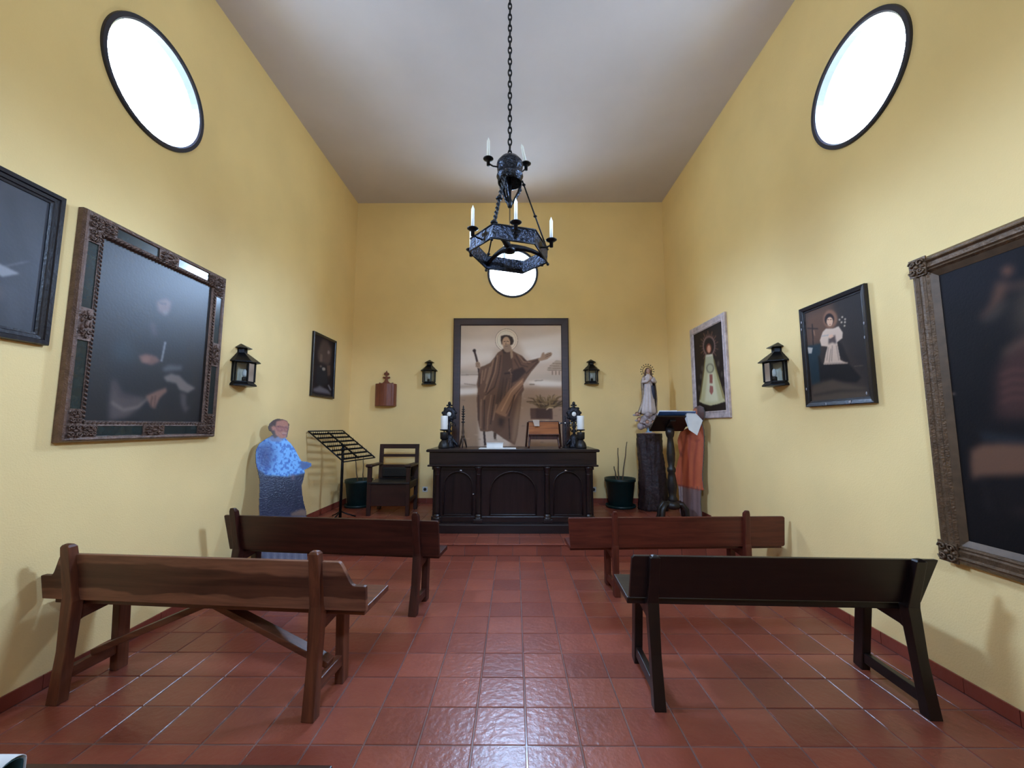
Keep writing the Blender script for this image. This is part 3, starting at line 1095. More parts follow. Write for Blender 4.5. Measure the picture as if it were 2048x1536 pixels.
# --- C: small dark print near the back corner
w, h = 0.66, 0.85
PC = picture('framed_painting', 'narrow dark print in thin black frame near the back corner', (XL + 0.001, 5.465, 1.845), PI / 2, w, h)
mitred('frame', -w / 2 + 0.03, w / 2 - 0.03, 0.03, h - 0.03, [(-0.003, 0), (-0.003, 0.02), (0.005, 0.028), (0.026, 0.03), (0.03, 0.026), (0.03, 0)], M['frame_black'], PC)
ZC_ = lambda l: [(620 + a / 8.535, 650 + b / 8.535) for a, b in l]
p = Paint(90, 130, (38, 30, 34), quad=ZC_([(100, 140), (460, 300), (400, 1225), (35, 1190)]))
p.noise(0.3, (5, 4), 12)
p.poly(ZC_([(240, 240), (330, 260), (400, 420), (380, 620), (330, 700), (160, 620), (150, 480)]), (104, 84, 76), 0.7, 0.03)
p.poly(ZC_([(200, 500), (240, 510), (230, 640), (180, 640)]), (128, 104, 90), 0.6, 0.01)
p.ell(*ZC_([(345, 470)])[0], 2.5, 4, (150, 130, 122), 0.8, 0.006)
p.poly(ZC_([(140, 720), (210, 690), (290, 740), (330, 1000), (180, 1060), (110, 1000)]), (40, 40, 46), 0.9, 0.015)
p.ell(*ZC_([(255, 760)])[0], 3.5, 3.5, (176, 160, 146), 0.85, 0.006)
p.ell(*ZC_([(205, 715)])[0], 2.5, 2.2, (140, 120, 110), 0.7, 0.006)
p.poly(ZC_([(310, 700), (370, 690), (370, 860), (320, 880)]), (110, 84, 70), 0.7, 0.01)
p.poly(ZC_([(60, 1110), (180, 1050), (320, 1110), (380, 1190), (80, 1150)]), (122, 116, 122), 0.8, 0.012)
p.line(ZC_([(330, 1030), (370, 1110)]), 3, (150, 146, 150), 0.7, 0.01)
link('canvas', canvas_mesh('canvas', p, -w / 2 + 0.03, w / 2 - 0.03, 0.03, h - 0.03, -0.014), M['oil_dark'], PC)
MB().box(-w / 2 + 0.02, w / 2 - 0.02, -0.012, -0.001, 0.02, h - 0.02).build('backing_board', M['backing'], PC)

# --- D: robed woman in a pale frame on the right wall
w, h = 0.93, 1.235
PD = picture('framed_painting', 'painting of a haloed woman in wide white robe in pale lilac frame', (XR - 0.001, 5.065, 1.553), -PI / 2, w, h)
bd = 0.085
mitred('frame', -w / 2 + bd, w / 2 - bd, bd, h - bd, [(-0.004, 0), (-0.004, 0.016), (0.01, 0.026), (0.02, 0.022), (0.05, 0.027), (0.075, 0.03), (0.085, 0.024), (0.085, 0)], M['frame_pale'], PD)
ZD = lambda l: [(1360 + a / 6.4, 610 + b / 6.4) for a, b in l]
p = Paint(150, 210, (44, 33, 28), quad=ZD([(108, 365), (495, 180), (548, 1382), (150, 1410)]))
p.noise(0.25, (6, 5), 14)
for k in range(26):
    a = 2 * PI * k / 26
    c0 = (318 + 70 * math.cos(a), 520 + 110 * math.sin(a))
    c1 = (318 + (125 if k % 2 else 100) * math.cos(a), 520 + (205 if k % 2 else 165) * math.sin(a))
    if a < 0.35 * PI or a > 0.65 * PI:
        p.line(ZD([c0, c1]), 2.2, (118, 78, 62), 0.8)
p.ring(*ZD([(318, 520)])[0], 12, 20, 2.5, (150, 120, 116), 0.6)
p.poly(ZD([(270, 640), (365, 630), (385, 760), (450, 960), (520, 1200), (522, 1250), (440, 1290), (330, 1310), (230, 1290), (180, 1250), (210, 1130), (250, 860)]), (196, 186, 140), 1, 0.006)
p.poly(ZD([(300, 880), (370, 880), (440, 1270), (250, 1280)]), (226, 220, 190), 0.8, 0.02)
p.line(ZD([(265, 700), (230, 950), (190, 1240)]), 3, (140, 120, 70), 0.7)
p.line(ZD([(375, 700), (440, 960), (510, 1220)]), 4, (140, 120, 70), 0.7)
p.line(ZD([(185, 1255), (330, 1305), (520, 1255)]), 4, (206, 196, 150), 0.9)
p.poly(ZD([(275, 660), (368, 655), (385, 800), (370, 870), (280, 880), (262, 800)]), (178, 172, 140), 0.9, 0.01)
p.ring(*ZD([(330, 820)])[0], 7, 9, 2.5, (120, 110, 92), 0.8)
p.poly(ZD([(320, 900), (360, 900), (362, 1020), (322, 1020)]), (140, 76, 66), 0.9, 0.006)
p.poly(ZD([(325, 1050), (365, 1060), (370, 1130), (345, 1175), (318, 1130)]), (158, 88, 80), 0.9, 0.006)
p.ell(*ZD([(315, 555)])[0], 6, 11, (120, 62, 44), 0.95, 0.004)
p.ell(*ZD([(316, 560)])[0], 3.6, 8, (212, 152, 118), 0.95, 0.006)
p.line(ZD([(285, 655), (355, 645)]), 3, (214, 200, 190), 0.8)
for c in ((225, 820), (205, 930), (180, 1080), (440, 760), (485, 900), (515, 1090)):
    p.ell(*ZD([c])[0], 2.6, 6.5, (96, 84, 74), 0.7, 0.01)
link('canvas', canvas_mesh('canvas', p, -w / 2 + bd, w / 2 - bd, bd, h - bd, -0.012), M['oil_dark'], PD)
MB().box(-w / 2 + 0.05, w / 2 - 0.05, -0.01, -0.001, 0.05, h - 0.05).build('backing_board', M['backing'], PD)

# --- E: young saint in a black frame on the right wall, hanging a little askew
w, h = 0.65, 0.84
PE = picture('framed_painting', 'chipped black framed painting of a haloed youth in white surplice', (XR - 0.001, 3.07, 1.615), -PI / 2, w, h)
bd = 0.045
mitred('frame', -w / 2 + bd, w / 2 - bd, bd, h - bd, [(-0.003, 0), (-0.003, 0.014), (0.01, 0.016), (0.014, 0.024), (0.04, 0.03), (0.045, 0.026), (0.045, 0)], M['frame_black'], PE)
for (x, z) in ((-0.30, 0.72), (-0.305, 0.66), (-0.30, 0.15), (0.30, 0.56), (0.295, 0.46), (0.12, 0.015), (0.13, 0.02), (0.27, 0.07), (-0.1, 0.014)):
    MB().ball((x, -0.029, z), 0.006, 0.003, 0.012, n=6, m=4).build('chipped_spot', M['frame_chip'], PE)
ZE = lambda l: [(1590 + a / 5.906, 560 + b / 5.906) for a, b in l]
p = Paint(190, 250, (52, 46, 44), quad=ZE([(75, 375), (780, 130), (900, 1420), (150, 1470)]))
p.noise(0.2, (5, 5), 16)
p.poly(ZE([(80, 380), (420, 260), (470, 560), (300, 760), (110, 780)]), (104, 78, 64), 0.75, 0.05)
p.poly(ZE([(520, 220), (790, 130), (900, 1400), (760, 1100), (560, 700)]), (40, 37, 38), 0.75, 0.05)
p.ell(*ZE([(395, 455)])[0], 15, 19, (132, 100, 84), 0.8, 0.01)
p.ell(*ZE([(385, 460)])[0], 10, 12.5, (40, 30, 30), 1, 0.004)
p.ell(*ZE([(390, 485)])[0], 6.8, 9.5, (196, 168, 150), 1, 0.004)
p.line(ZE([(362, 462), (380, 462)]), 1.6, (60, 44, 42), 0.8, 0)
p.line(ZE([(395, 462), (412, 462)]), 1.6, (60, 44, 42), 0.8, 0)
p.line(ZE([(385, 520), (400, 520)]), 1.6, (150, 92, 86), 0.8, 0)
p.poly(ZE([(290, 1000), (620, 1000), (780, 1180), (720, 1240), (560, 1240), (420, 1200), (260, 1240), (160, 1220), (170, 1000), (250, 880)]), (26, 23, 24), 0.95, 0.006)
p.poly(ZE([(470, 720), (540, 760), (640, 1000), (600, 1010), (500, 900)]), (32, 28, 29), 0.9, 0.008)
p.poly(ZE([(340, 570), (430, 570), (500, 545), (550, 620), (545, 690), (480, 740), (520, 960), (610, 1000), (310, 1010), (340, 860), (360, 790), (280, 780), (265, 710), (300, 610)]), (192, 182, 176), 1, 0.005)
p.poly(ZE([(375, 690), (455, 650), (470, 760), (420, 740), (370, 760)]), (60, 54, 58), 0.85, 0.006)
p.poly(ZE([(370, 660), (420, 640), (440, 670), (390, 695)]), (204, 176, 160), 0.9, 0.004)
for a in ((370, 800, 350, 960), (420, 780, 410, 970), (470, 780, 500, 960), (400, 820, 380, 980)):
    p.line(ZE([a[:2], a[2:]]), 2.0, (128, 116, 114), 0.7)
p.line(ZE([(310, 1000), (610, 995)]), 3, (150, 140, 138), 0.8)
p.line(ZE([(290, 660), (370, 650)]), 2, (130, 140, 160), 0.7)
for c in ((545, 435), (580, 460), (510, 465), (535, 497), (578, 497), (572, 540)):
    p.ell(*ZE([c])[0], 1.9, 2.0, (204, 200, 192), 0.9, 0.003)
p.line(ZE([(170, 510), (182, 770)]), 2.2, (36, 28, 26), 0.9)
p.line(ZE([(110, 560), (240, 568)]), 2.2, (36, 28, 26), 0.9)
p.line(ZE([(190, 590), (200, 650)]), 2.2, (150, 120, 100), 0.7)
p.poly(ZE([(105, 780), (270, 750), (275, 850), (260, 900), (240, 900), (265, 1240), (160, 1260)]), (28, 48, 62), 0.9, 0.006)
p.poly(ZE([(105, 790), (175, 800), (160, 870), (120, 870)]), (176, 180, 184), 0.9, 0.004)
p.poly(ZE([(160, 1280), (300, 1220), (420, 1200), (560, 1240), (850, 1310), (880, 1420), (150, 1470)]), (78, 72, 66), 0.85, 0.02)
p.line(ZE([(180, 1390), (500, 1340), (860, 1340)]), 5, (44, 40, 38), 0.7, 0.012)
p.line(ZE([(690, 1040), (800, 1030)]), 2, (96, 88, 84), 0.6)
p.a = np.clip(p.a * np.array([1.12, 1.02, 0.92]) + 4, 0, 255)
link('canvas', canvas_mesh('canvas', p, -w / 2 + bd, w / 2 - bd, bd, h - bd, -0.010), M['oil_dark'], PE)
MB().box(-w / 2 + 0.03, w / 2 - 0.03, -0.008, -0.001, 0.03, h - 0.03).build('backing_board', M['backing'], PE)

# --- F: largest painting at the right edge
w, h, bd = 1.32, 1.755, 0.13
PF = picture('framed_painting', 'very large dark painting in wide gilt-brown frame, cut by the right edge', (XR - 0.001, 2.40 - w / 2, 0.705), -PI / 2, w, h)
x0, x1, z0, z1 = -w / 2 + bd, w / 2 - bd, bd, h - bd
mitred('frame', x0, x1, z0, z1, [(0.028, 0), (0.028, 0.03), (0.04, 0.046), (0.05, 0.04), (0.058, 0.05), (0.085, 0.044), (0.095, 0.058), (0.104, 0.05), (0.112, 0.05), (0.13, 0.03), (0.13, 0)], M['gilt_dull'], PF)
mitred('slip', x0, x1, z0, z1, [(-0.004, 0), (-0.004, 0.018), (0.004, 0.022), (0.028, 0.034), (0.028, 0)], M['gilt_slip'], PF)
for sx, cx in ((-1, x0 - 0.075), (1, x1 + 0.075)):
    for sz, cz in ((-1, z0 - 0.075), (1, z1 + 0.075)):
        ornament('corner_ornament', 0.10, 0.11, M['gilt_dull'], PF, (cx, -0.052, cz), 61)
ZF = lambda l: [(1810 + a / 3.84, 420 + b / 3.84) for a, b in l]
ZG = lambda l: [(1840 + a / 4.043, 800 + b / 4.043) for a, b in l]
p = Paint(230, 300, (20, 18, 21), quad=[(1876.4, 550.4), (2575.3, 302.1), (2788.4, 1300.2), (1936.9, 1083.0)])
p.noise(0.25, (5, 5), 18)
p.poly(ZF([(260, 470), (914, 240), (914, 560), (600, 700), (280, 720)]), (24, 24, 34), 0.7, 0.03)
p.poly(ZF([(880, 620), (1100, 540), (1150, 900), (880, 960), (850, 800)]), (92, 88, 80), 0.6, 0.03)
p.ell(*ZF([(790, 472)])[0], 12, 11, (104, 78, 68), 0.8, 0.01)
p.poly(ZF([(710, 540), (770, 555), (830, 575), (960, 550), (960, 590), (780, 610), (750, 700), (690, 770), (600, 845), (578, 822), (655, 740)]), (98, 76, 66), 0.75, 0.012)
p.poly(ZF([(760, 690), (805, 715), (720, 830), (620, 880), (600, 850)]), (66, 66, 66), 0.6, 0.015)
p.poly(ZF([(1100, 900), (914, 960), (850, 1040), (760, 1130), (705, 1260), (700, 1600), (1100, 1600)]), (66, 48, 50), 0.8, 0.02)
p.line(ZF([(770, 1110), (840, 1050), (1000, 985)]), 14, (108, 96, 88), 0.5, 0.015)
for k in range(4):
    p.line(ZF([(740, 1270 + 70 * k), (830, 1230 + 70 * k), (960, 1240 + 70 * k)]), 5, (104, 72, 70), 0.5, 0.008)
p.poly(ZG([(480, 250), (900, 300), (900, 365), (520, 345)]), (34, 40, 52), 0.8, 0.01)
p.poly(ZG([(418, 400), (520, 350), (700, 350), (1000, 360), (1000, 600), (560, 612), (470, 620), (430, 650), (410, 500)]), (112, 90, 80), 0.75, 0.01)
p.line(ZG([(500, 620), (540, 760), (580, 900)]), 6, (48, 46, 54), 0.5, 0.012)
p.line(ZF([(360, 1414), (392, 1412)]), 2.5, (130, 126, 126), 0.8)
p.line(ZG([(760, 910), (900, 880)]), 10, (52, 46, 52), 0.5, 0.015)
p.a = np.clip(p.a * np.array([1.15, 1.0, 0.85]), 0, 255)
link('canvas', canvas_mesh('canvas', p, x0 - 0.002, x1 + 0.002, z0 - 0.002, z1 + 0.002, -0.016), M['oil_dark'], PF)
MB().box(x0 - 0.02, x1 + 0.02, -0.014, -0.001, z0 - 0.02, z1 + 0.02).build('backing_board', M['backing'], PF)

# --- sepia altar painting
w, h, bd = 1.865, 2.2, 0.115
PS = picture('altar_painting', 'tall sepia painting of a cloaked saint with staff behind the altar', (-0.055, YB - 0.001, 1.0), 0.0, w, h)
x0, x1, z0, z1 = -w / 2 + bd, w / 2 - bd, bd, h - bd
mitred('frame', x0, x1, z0, z1, [(-0.004, 0), (-0.004, 0.024), (0.006, 0.034), (0.02, 0.036), (0.10, 0.04), (0.115, 0.034), (0.115, 0)], M['frame_mahog'], PS)
ZS = lambda l: [(900 + a / 5.908, 640 + b / 5.908) for a, b in l]
p = Paint(300, 370, (176, 162, 152), quad=ZS([(118, 55), (1325, 60), (1336, 1535), (88, 1535)]))
p.noise(0.06, (7, 3), 20)
def S(l, c, al=1.0, soft=0.004): p.poly(ZS(l), c, al, soft)
def SL(l, wd, c, al=1.0, soft=0.003): p.line(ZS(l), wd, c, al, soft)
S([(100, 230), (500, 230), (700, 300), (300, 380), (100, 350)], (192, 182, 176), 0.7, 0.02)
S([(800, 240), (1325, 160), (1325, 330), (900, 420)], (196, 188, 184), 0.8, 0.02)
S([(100, 380), (520, 360), (500, 480), (300, 520), (100, 560)], (198, 190, 186), 0.7, 0.02)
S([(850, 380), (1325, 300), (1325, 480), (1000, 520)], (198, 192, 190), 0.7, 0.02)
S([(100, 600), (330, 600), (330, 660), (100, 660)], (150, 138, 128), 0.6, 0.01)
S([(90, 660), (330, 660), (330, 760), (90, 790)], (186, 176, 170), 0.8, 0.01)
S([(90, 780), (320, 770), (320, 820), (90, 830)], (150, 134, 124), 0.7, 0.01)
S([(90, 820), (320, 810), (310, 890), (90, 900)], (196, 190, 188), 0.8, 0.008)
S([(90, 905), (320, 890), (330, 1535), (85, 1535)], (140, 118, 100), 0.9, 0.01)
S([(860, 640), (1325, 640), (1325, 740), (880, 740)], (168, 156, 146), 0.8, 0.02)
S([(900, 740), (1080, 720), (1325, 740), (1325, 800), (1080, 800)], (198, 192, 188), 0.85, 0.008)
S([(860, 800), (1330, 810), (1335, 1535), (700, 1535)], (146, 122, 104), 0.9, 0.015)
for k in range(60):
    rx, ry = random.uniform(100, 1320), random.uniform(930, 1520)
    SL([(rx, ry), (rx + random.uniform(20, 50), ry + random.uniform(-6, 6))], random.uniform(1.2, 2.2), random.choice([(116, 98, 86), (178, 160, 146)]), 0.45, 0.004)
SL([(120, 655), (330, 650)], 1.5, (120, 106, 98), 0.8)
SL([(160, 760), (300, 780)], 1.5, (130, 112, 102), 0.8)
SL([(940, 770), (1000, 770)], 1.6, (104, 90, 80), 0.8)
SL([(1000, 728), (1100, 722)], 1.4, (112, 98, 90), 0.8)
# hut
S([(1150, 590), (1190, 540), (1260, 480), (1325, 490), (1325, 610), (1160, 605)], (160, 146, 134), 1)
for a, b in ((520, 1215), (548, 1185), (575, 1160), (600, 1150)):
    SL([(b, a), (1325, a + 6)], 1.2, (110, 92, 82), 0.8)
S([(1180, 610), (1325, 610), (1325, 660), (1190, 655)], (176, 160, 150), 0.9)
for a in (1215, 1255, 1295):
    SL([(a, 612), (a, 656)], 2.0, (112, 92, 82), 0.8)
# halo and head
p.ell(*ZS([(668, 238)])[0], 22, 22, (206, 194, 182), 0.7, 0.006)
p.ring(*ZS([(668, 238)])[0], 23, 23, 1.0, (140, 124, 112), 0.9, 0.0)
p.ring(*ZS([(668, 238)])[0], 19, 19, 0.7, (150, 134, 122), 0.7, 0.0)
# staff behind the hand
SL([(280, 362), (300, 430), (330, 560), (360, 900), (385, 1250), (404, 1500)], 3.6, (54, 38, 34), 1, 0.002)
p.ell(*ZS([(282, 362)])[0], 3.2, 3, (54, 38, 34), 1, 0.002)
# cloak
S([(620, 350), (560, 390), (520, 450), (470, 510), (400, 545), (350, 560), (335, 620), (325, 680), (308, 770), (322, 840), (305, 940), (312, 1080), (318, 1200), (345, 1330), (430, 1338), (490, 1328), (540, 1360), (640, 1430), (760, 1500), (790, 1380), (812, 1200), (835, 1020), (848, 880), (875, 835), (860, 770), (905, 700), (960, 620), (1062, 500), (1050, 455), (1000, 470), (910, 490), (850, 425), (780, 392), (735, 362), (700, 370)], (104, 80, 66), 1, 0.003)
S([(625, 385), (720, 385), (735, 500), (745, 600), (700, 700), (620, 900), (560, 1010), (530, 1000), (575, 760), (610, 600)], (86, 66, 56), 1, 0.004)
S([(740, 600), (860, 560), (900, 620), (800, 720), (720, 760)], (58, 42, 38), 0.9, 0.006)
for x in (590, 630, 670, 700):
    SL([(x + 40, 690), (x, 980)], 1.6, (64, 48, 42), 0.7)
SL([(640, 640), (740, 630)], 3, (60, 44, 38), 0.9)
SL([(690, 610), (720, 580)], 1.5, (150, 128, 110), 0.9)
SL([(705, 600), (722, 650)], 1.4, (140, 118, 102), 0.8)
# drape thrown over the arm
S([(870, 690), (800, 740), (700, 830), (610, 960), (525, 1105), (570, 1140), (655, 1165), (720, 1040), (800, 880), (860, 800)], (136, 104, 82), 1, 0.004)
SL([(850, 730), (720, 860), (600, 1090)], 2.4, (170, 136, 110), 0.8, 0.004)
SL([(860, 780), (760, 900), (660, 1120)], 2.2, (92, 68, 54), 0.8, 0.004)
S([(525, 1110), (655, 1165), (640, 1300), (560, 1360), (495, 1330), (520, 1220)], (98, 74, 60), 1, 0.006)
S([(570, 1160), (640, 1190), (610, 1290), (560, 1250)], (58, 42, 36), 0.8, 0.01)
S([(820, 900), (840, 900), (815, 1200), (780, 1400), (750, 1490), (720, 1440), (745, 1200)], (138, 112, 92), 0.8, 0.012)
for a in ([(510, 470), (470, 640), (400, 860)], [(560, 420), (530, 620), (440, 850), (390, 950)], [(380, 600), (360, 760)], [(420, 580), (390, 720)], [(470, 560), (420, 760)], [(360, 950), (350, 1300)], [(480, 900), (440, 1150), (430, 1320)], [(540, 1010), (500, 1200)]):
    SL(a, 2.2, (148, 120, 98), 0.7, 0.004)
for a in ([(540, 450), (500, 640), (420, 870)], [(600, 420), (570, 640), (520, 800), (410, 900)], [(345, 640), (335, 800)], [(330, 900), (325, 1200)], [(400, 960), (390, 1310)], [(520, 900), (470, 1250)], [(690, 1180), (700, 1430)], [(760, 900), (690, 1150)]):
    SL(a, 2.4, (66, 48, 40), 0.75, 0.004)
for a in ([(780, 420), (840, 540), (920, 560)], [(760, 470), (820, 580)], [(860, 460), (930, 520), (1040, 480)], [(900, 640), (1040, 500)]):
    SL(a, 2.2, (74, 54, 46), 0.8, 0.004)
SL([(800, 410), (870, 500), (960, 510)], 2.2, (146, 118, 98), 0.7, 0.004)
S([(610, 350), (650, 340), (660, 400), (630, 400)], (70, 54, 46), 1, 0.003)
S([(715, 340), (740, 350), (745, 440), (720, 470), (712, 400)], (150, 128, 108), 0.9, 0.004)
# hands
S([(1040, 462), (1075, 445), (1092, 395), (1115, 385), (1122, 412), (1160, 392), (1195, 385), (1214, 402), (1200, 432), (1150, 470), (1090, 486), (1055, 492)], (150, 126, 108), 1, 0.002)
SL([(1130, 425), (1195, 398)], 1.0, (84, 66, 56), 0.8, 0)
SL([(1130, 445), (1200, 415)], 1.0, (84, 66, 56), 0.8, 0)
S([(295, 510), (325, 490), (350, 520), (355, 570), (330, 580), (300, 555)], (150, 126, 108), 1, 0.002)
for k in range(3): SL([(298, 520 + 18 * k), (345, 512 + 18 * k)], 0.9, (90, 70, 60), 0.8, 0)
# head
S([(600, 190), (640, 178), (700, 180), (740, 205), (755, 250), (740, 290), (715, 300), (610, 290), (598, 240)], (66, 52, 46), 1, 0.003)
p.ell(*ZS([(664, 270)])[0], 8.2, 12.5, (166, 140, 120), 1, 0.003)
p.ell(*ZS([(678, 335)])[0], 8.2, 8.5, (140, 120, 106), 1, 0.004)
SL([(635, 255), (655, 252)], 1.3, (58, 44, 40), 0.9, 0)
SL([(672, 252), (694, 254)], 1.3, (58, 44, 40), 0.9, 0)
SL([(663, 255), (660, 292)], 1.1, (112, 90, 76), 0.9, 0)
SL([(652, 312), (680, 312)], 1.2, (84, 62, 54), 0.9, 0)
# feet
S([(505, 1345), (540, 1350), (535, 1430), (510, 1425)], (80, 62, 52), 1, 0.004)
# dry grass and dark block
S([(945, 1058), (1210, 1050), (1215, 1190), (950, 1185)], (92, 68, 58), 0.95, 0.004)
S([(1010, 1060), (1200, 1060), (1200, 1180), (1015, 1180)], (70, 50, 44), 0.7, 0.006)
for k in range(60):
    a = random.uniform(0.12, PI * 0.88)
    L = random.uniform(130, 215)
    ox = random.uniform(1050, 1230)
    SL([(ox, 1050), (ox + L * 0.6 * math.cos(a), 1050 - L * 0.7 * math.sin(a)), (ox + L * math.cos(a) * 1.05, 1055 - L * 0.8 * math.sin(a))], [2.6, 2.2, 0.8], random.choice([(112, 92, 62), (84, 66, 46), (140, 118, 86), (72, 56, 40)]), 0.85, 0.002)
SL([(930, 990), (1150, 1010)], 2.4, (140, 120, 96), 0.8)
SL([(1140, 1075), (1170, 1050), (1225, 1052)], 2.2, (190, 168, 140), 0.9)
p.a = np.clip(255 * (p.a / 255) ** 1.2 * 1.3 * np.array([1.03, 1.0, 0.96]), 0, 246)
link('canvas', canvas_mesh('canvas', p, x0 - 0.002, x1 + 0.002, z0 - 0.002, z1 + 0.002, -0.018), M['tempera'], PS)
MB().box(x0 - 0.02, x1 + 0.02, -0.016, -0.001, z0 - 0.02, z1 + 0.02).build('backing_board', M['backing'], PS)
# ------------------------------------------------------------------ altar
AY, AX = 5.19, -0.02          # front plane of the body, centre
ATOP = 1.165
al = thing('altar_table', 'long dark carved altar with arched front panels and small columns', 'altar', (AX, AY, STEP2_Z))
Z0 = STEP2_Z
def aw(z): return z - Z0      # world height to local
D = 0.62
b = MB()
b.prism([(-1.095, aw(1.138)), (-1.085, aw(1.128)), (1.085, aw(1.128)), (1.095, aw(1.138)), (1.095, aw(1.15)), (1.08, aw(ATOP)), (-1.08, aw(ATOP)), (-1.095, aw(1.15))], 'y', -0.075, D + 0.02)
b.build('altar_top', WAL['x'], al, bevel=0.006)
MB().box(-1.058, 1.058, -0.045, D, aw(0.965), aw(1.128)).build('frieze', WAL['x'], al, bevel=0.004)
MB().prism([(-0.07, aw(0.95)), (-0.075, aw(0.957)), (-0.065, aw(0.968)), (-0.045, aw(0.97)), (0.0, aw(0.97)), (0.0, aw(0.945)), (-0.05, aw(0.945))], 'x', -1.075, 1.075).build('frieze_moulding', WAL['x'], al, bevel=0.002)
# body with recessed bays
MB().box(-1.02, 1.02, 0.03, D - 0.01, aw(Z0), aw(0.945)).build('body', WAL['z'], al)
MB().box(-1.025, 1.025, -0.03, 0.03, aw(Z0), aw(0.33)).build('base_rail', WAL['x'], al, bevel=0.004)
MB().box(-1.025, 1.025, -0.02, 0.03, aw(0.905), aw(0.945)).build('upper_rail', WAL['x'], al, bevel=0.003)
# front plinth board that covers the second step
MB().prism([(-0.09, -0.12), (-0.09, -0.025), (-0.082, -0.012), (-0.06, 0.0), (-0.03, 0.0), (-0.03, -0.005), (-0.045, -0.005), (-0.045, -0.12)], 'x', -1.05, 1.05).build('plinth', WAL['x'], al, bevel=0.003)
def arch_frame(xc, hw, zb, zt, spring, margin, y0, y1, name):
    """panel with an arched opening, built as a ring between a rectangle and an arch"""
    out, inn = [], []
    n = 16
    inn.append((xc - hw, zb)); out.append((xc - hw - margin, zb - 0.035))
    for k in range(n + 1):
        a = PI - PI * k / n
        inn.append((xc + hw * math.cos(a), spring + (zt - spring) * math.sin(a)))
        t = k / n
        if t < 0.25: out.append((xc - hw - margin, spring + (zt + 0.03 - spring) * (t / 0.25)))
        elif t > 0.75: out.append((xc + hw + margin, spring + (zt + 0.03 - spring) * ((1 - t) / 0.25)))
        else: out.append((xc - hw - margin + (2 * hw + 2 * margin) * (t - 0.25) / 0.5, zt + 0.03))
    inn.append((xc + hw, zb)); out.append((xc + hw + margin, zb - 0.035))
    m = len(inn)
    vs_ = [(x, y0, z) for x, z in inn] + [(x, y0, z) for x, z in out] + [(x, y1, z) for x, z in inn] + [(x, y1, z) for x, z in out]
    fs_ = []
    for i in range(m):
        j = (i + 1) % m
        fs_ += [(i, j, m + j, m + i), (2 * m + i, 3 * m + i, 3 * m + j, 2 * m + j), (i, 2 * m + i, 2 * m + j, j), (m + i, m + j, 3 * m + j, 3 * m + i)]
    return MB().add(vs_, fs_).build(name, WAL['z'], al)
def arch_bead(xc, hw, zb, zt, spring, y, r, name):
    pts = [(xc - hw, y, zb)]
    for k in range(17):
        a = PI - PI * k / 16
        pts.append((xc + hw * math.cos(a), y, spring + (zt - spring) * math.sin(a)))
    pts.append((xc + hw, y, zb))
    return MB().tube(pts, r, n=6).build(name, WAL['x'], al)
COLX = (-0.955, -0.435, 0.435, 0.955)
for xc, hw, mg in ((-0.695, 0.175, 0.05), (0.0, 0.285, 0.11), (0.695, 0.175, 0.05)):
    arch_frame(xc, hw, aw(0.345), aw(0.875), aw(0.875 - min(hw, 0.26)), mg, 0.0, 0.031, 'arched_panel')
    arch_bead(xc, hw + 0.006, aw(0.345), aw(0.881), aw(0.875 - min(hw, 0.26)), -0.002, 0.009, 'arch_moulding')
    MB().box(xc - hw - 0.01, xc + hw + 0.01, -0.006, 0.012, aw(0.335), aw(0.352)).build('panel_sill', WAL['x'], al, bevel=0.002)
for cx in COLX:
    b = MB().lathe([(0.036, aw(0.36)), (0.033, aw(0.385)), (0.035, aw(0.55)), (0.03, aw(0.84)), (0.034, aw(0.848)), (0.03, aw(0.856))], 16, (cx, -0.012, 0))
    col = b.build('column', WAL['z'], al)
    MB().lathe([(0.03, aw(0.85)), (0.034, aw(0.86)), (0.032, aw(0.875)), (0.04, aw(0.905)), (0.052, aw(0.925)), (0.056, aw(0.945))], 16, (cx, -0.012, 0)).build('capital', WAL['z'], col, bevel=0.0)
    bb = MB().lathe([(0.052, aw(0.30)), (0.056, aw(0.312)), (0.046, aw(0.325)), (0.048, aw(0.34)), (0.038, aw(0.355)), (0.036, aw(0.362))], 16, (cx, -0.016, 0))
    bb.box(cx - 0.056, cx + 0.056, -0.07, 0.0, aw(Z0), aw(0.302))
    bb.build('column_base', WAL['z'], col, bevel=0.003)
kp = MB().lathe([(0.004, 0), (0.012, 0.006), (0.014, 0.014), (0.008, 0.02), (0.002, 0.022)], 10)
kp.xf(Matrix.Translation((-0.50, 0.0, aw(0.60))) @ Matrix.Rotation(PI / 2, 4, 'X'))
kp.build('knob', M['chrome'], al)
for x, z in ((-0.66, 0.895), (0.67, 0.895)):
    MB().ball((x, -0.02, aw(z)), 0.02, 0.006, 0.01, n=8, m=6).build('rosette', M['chrome'], al)

# ---- things on the altar
def pillar_candle(label, x, y):
    t = thing('pillar_candle', label, 'candle', (x, y, ATOP), 0, 'pillar candles on the altar')
    MB().lathe([(0.072, 0), (0.074, 0.012), (0.07, 0.04), (0.058, 0.075), (0.035, 0.1), (0.03, 0.112)], 20).build('domed_base', M['leather'], t)
    MB().lathe([(0.03, 0.11), (0.04, 0.115), (0.05, 0.125), (0.052, 0.2), (0.05, 0.21), (0.04, 0.206), (0.012, 0.2), (0.008, 0.212), (0.008, 0.228)], 20).build('cup', M['leather'], t)
    MB().lathe([(0.012, 0.226), (0.05, 0.232), (0.058, 0.242), (0.056, 0.246), (0.01, 0.242)], 20).build('drip_plate', M['black'], t)
    c = MB().lathe([(0.046, 0.244), (0.048, 0.25), (0.048, 0.42), (0.046, 0.426), (0.03, 0.422), (0.01, 0.418)], 20).build('candle', M['candle'], t)
    MB().tube([(0, 0, 0.416), (0.001, 0, 0.424), (0.003, 0, 0.434)], 0.0016, n=5).build('wick', M['dark_hole'], c)
    return t
pillar_candle('white pillar candle on dark domed stand at the altar end nearest the armchair', -0.935, 5.37)
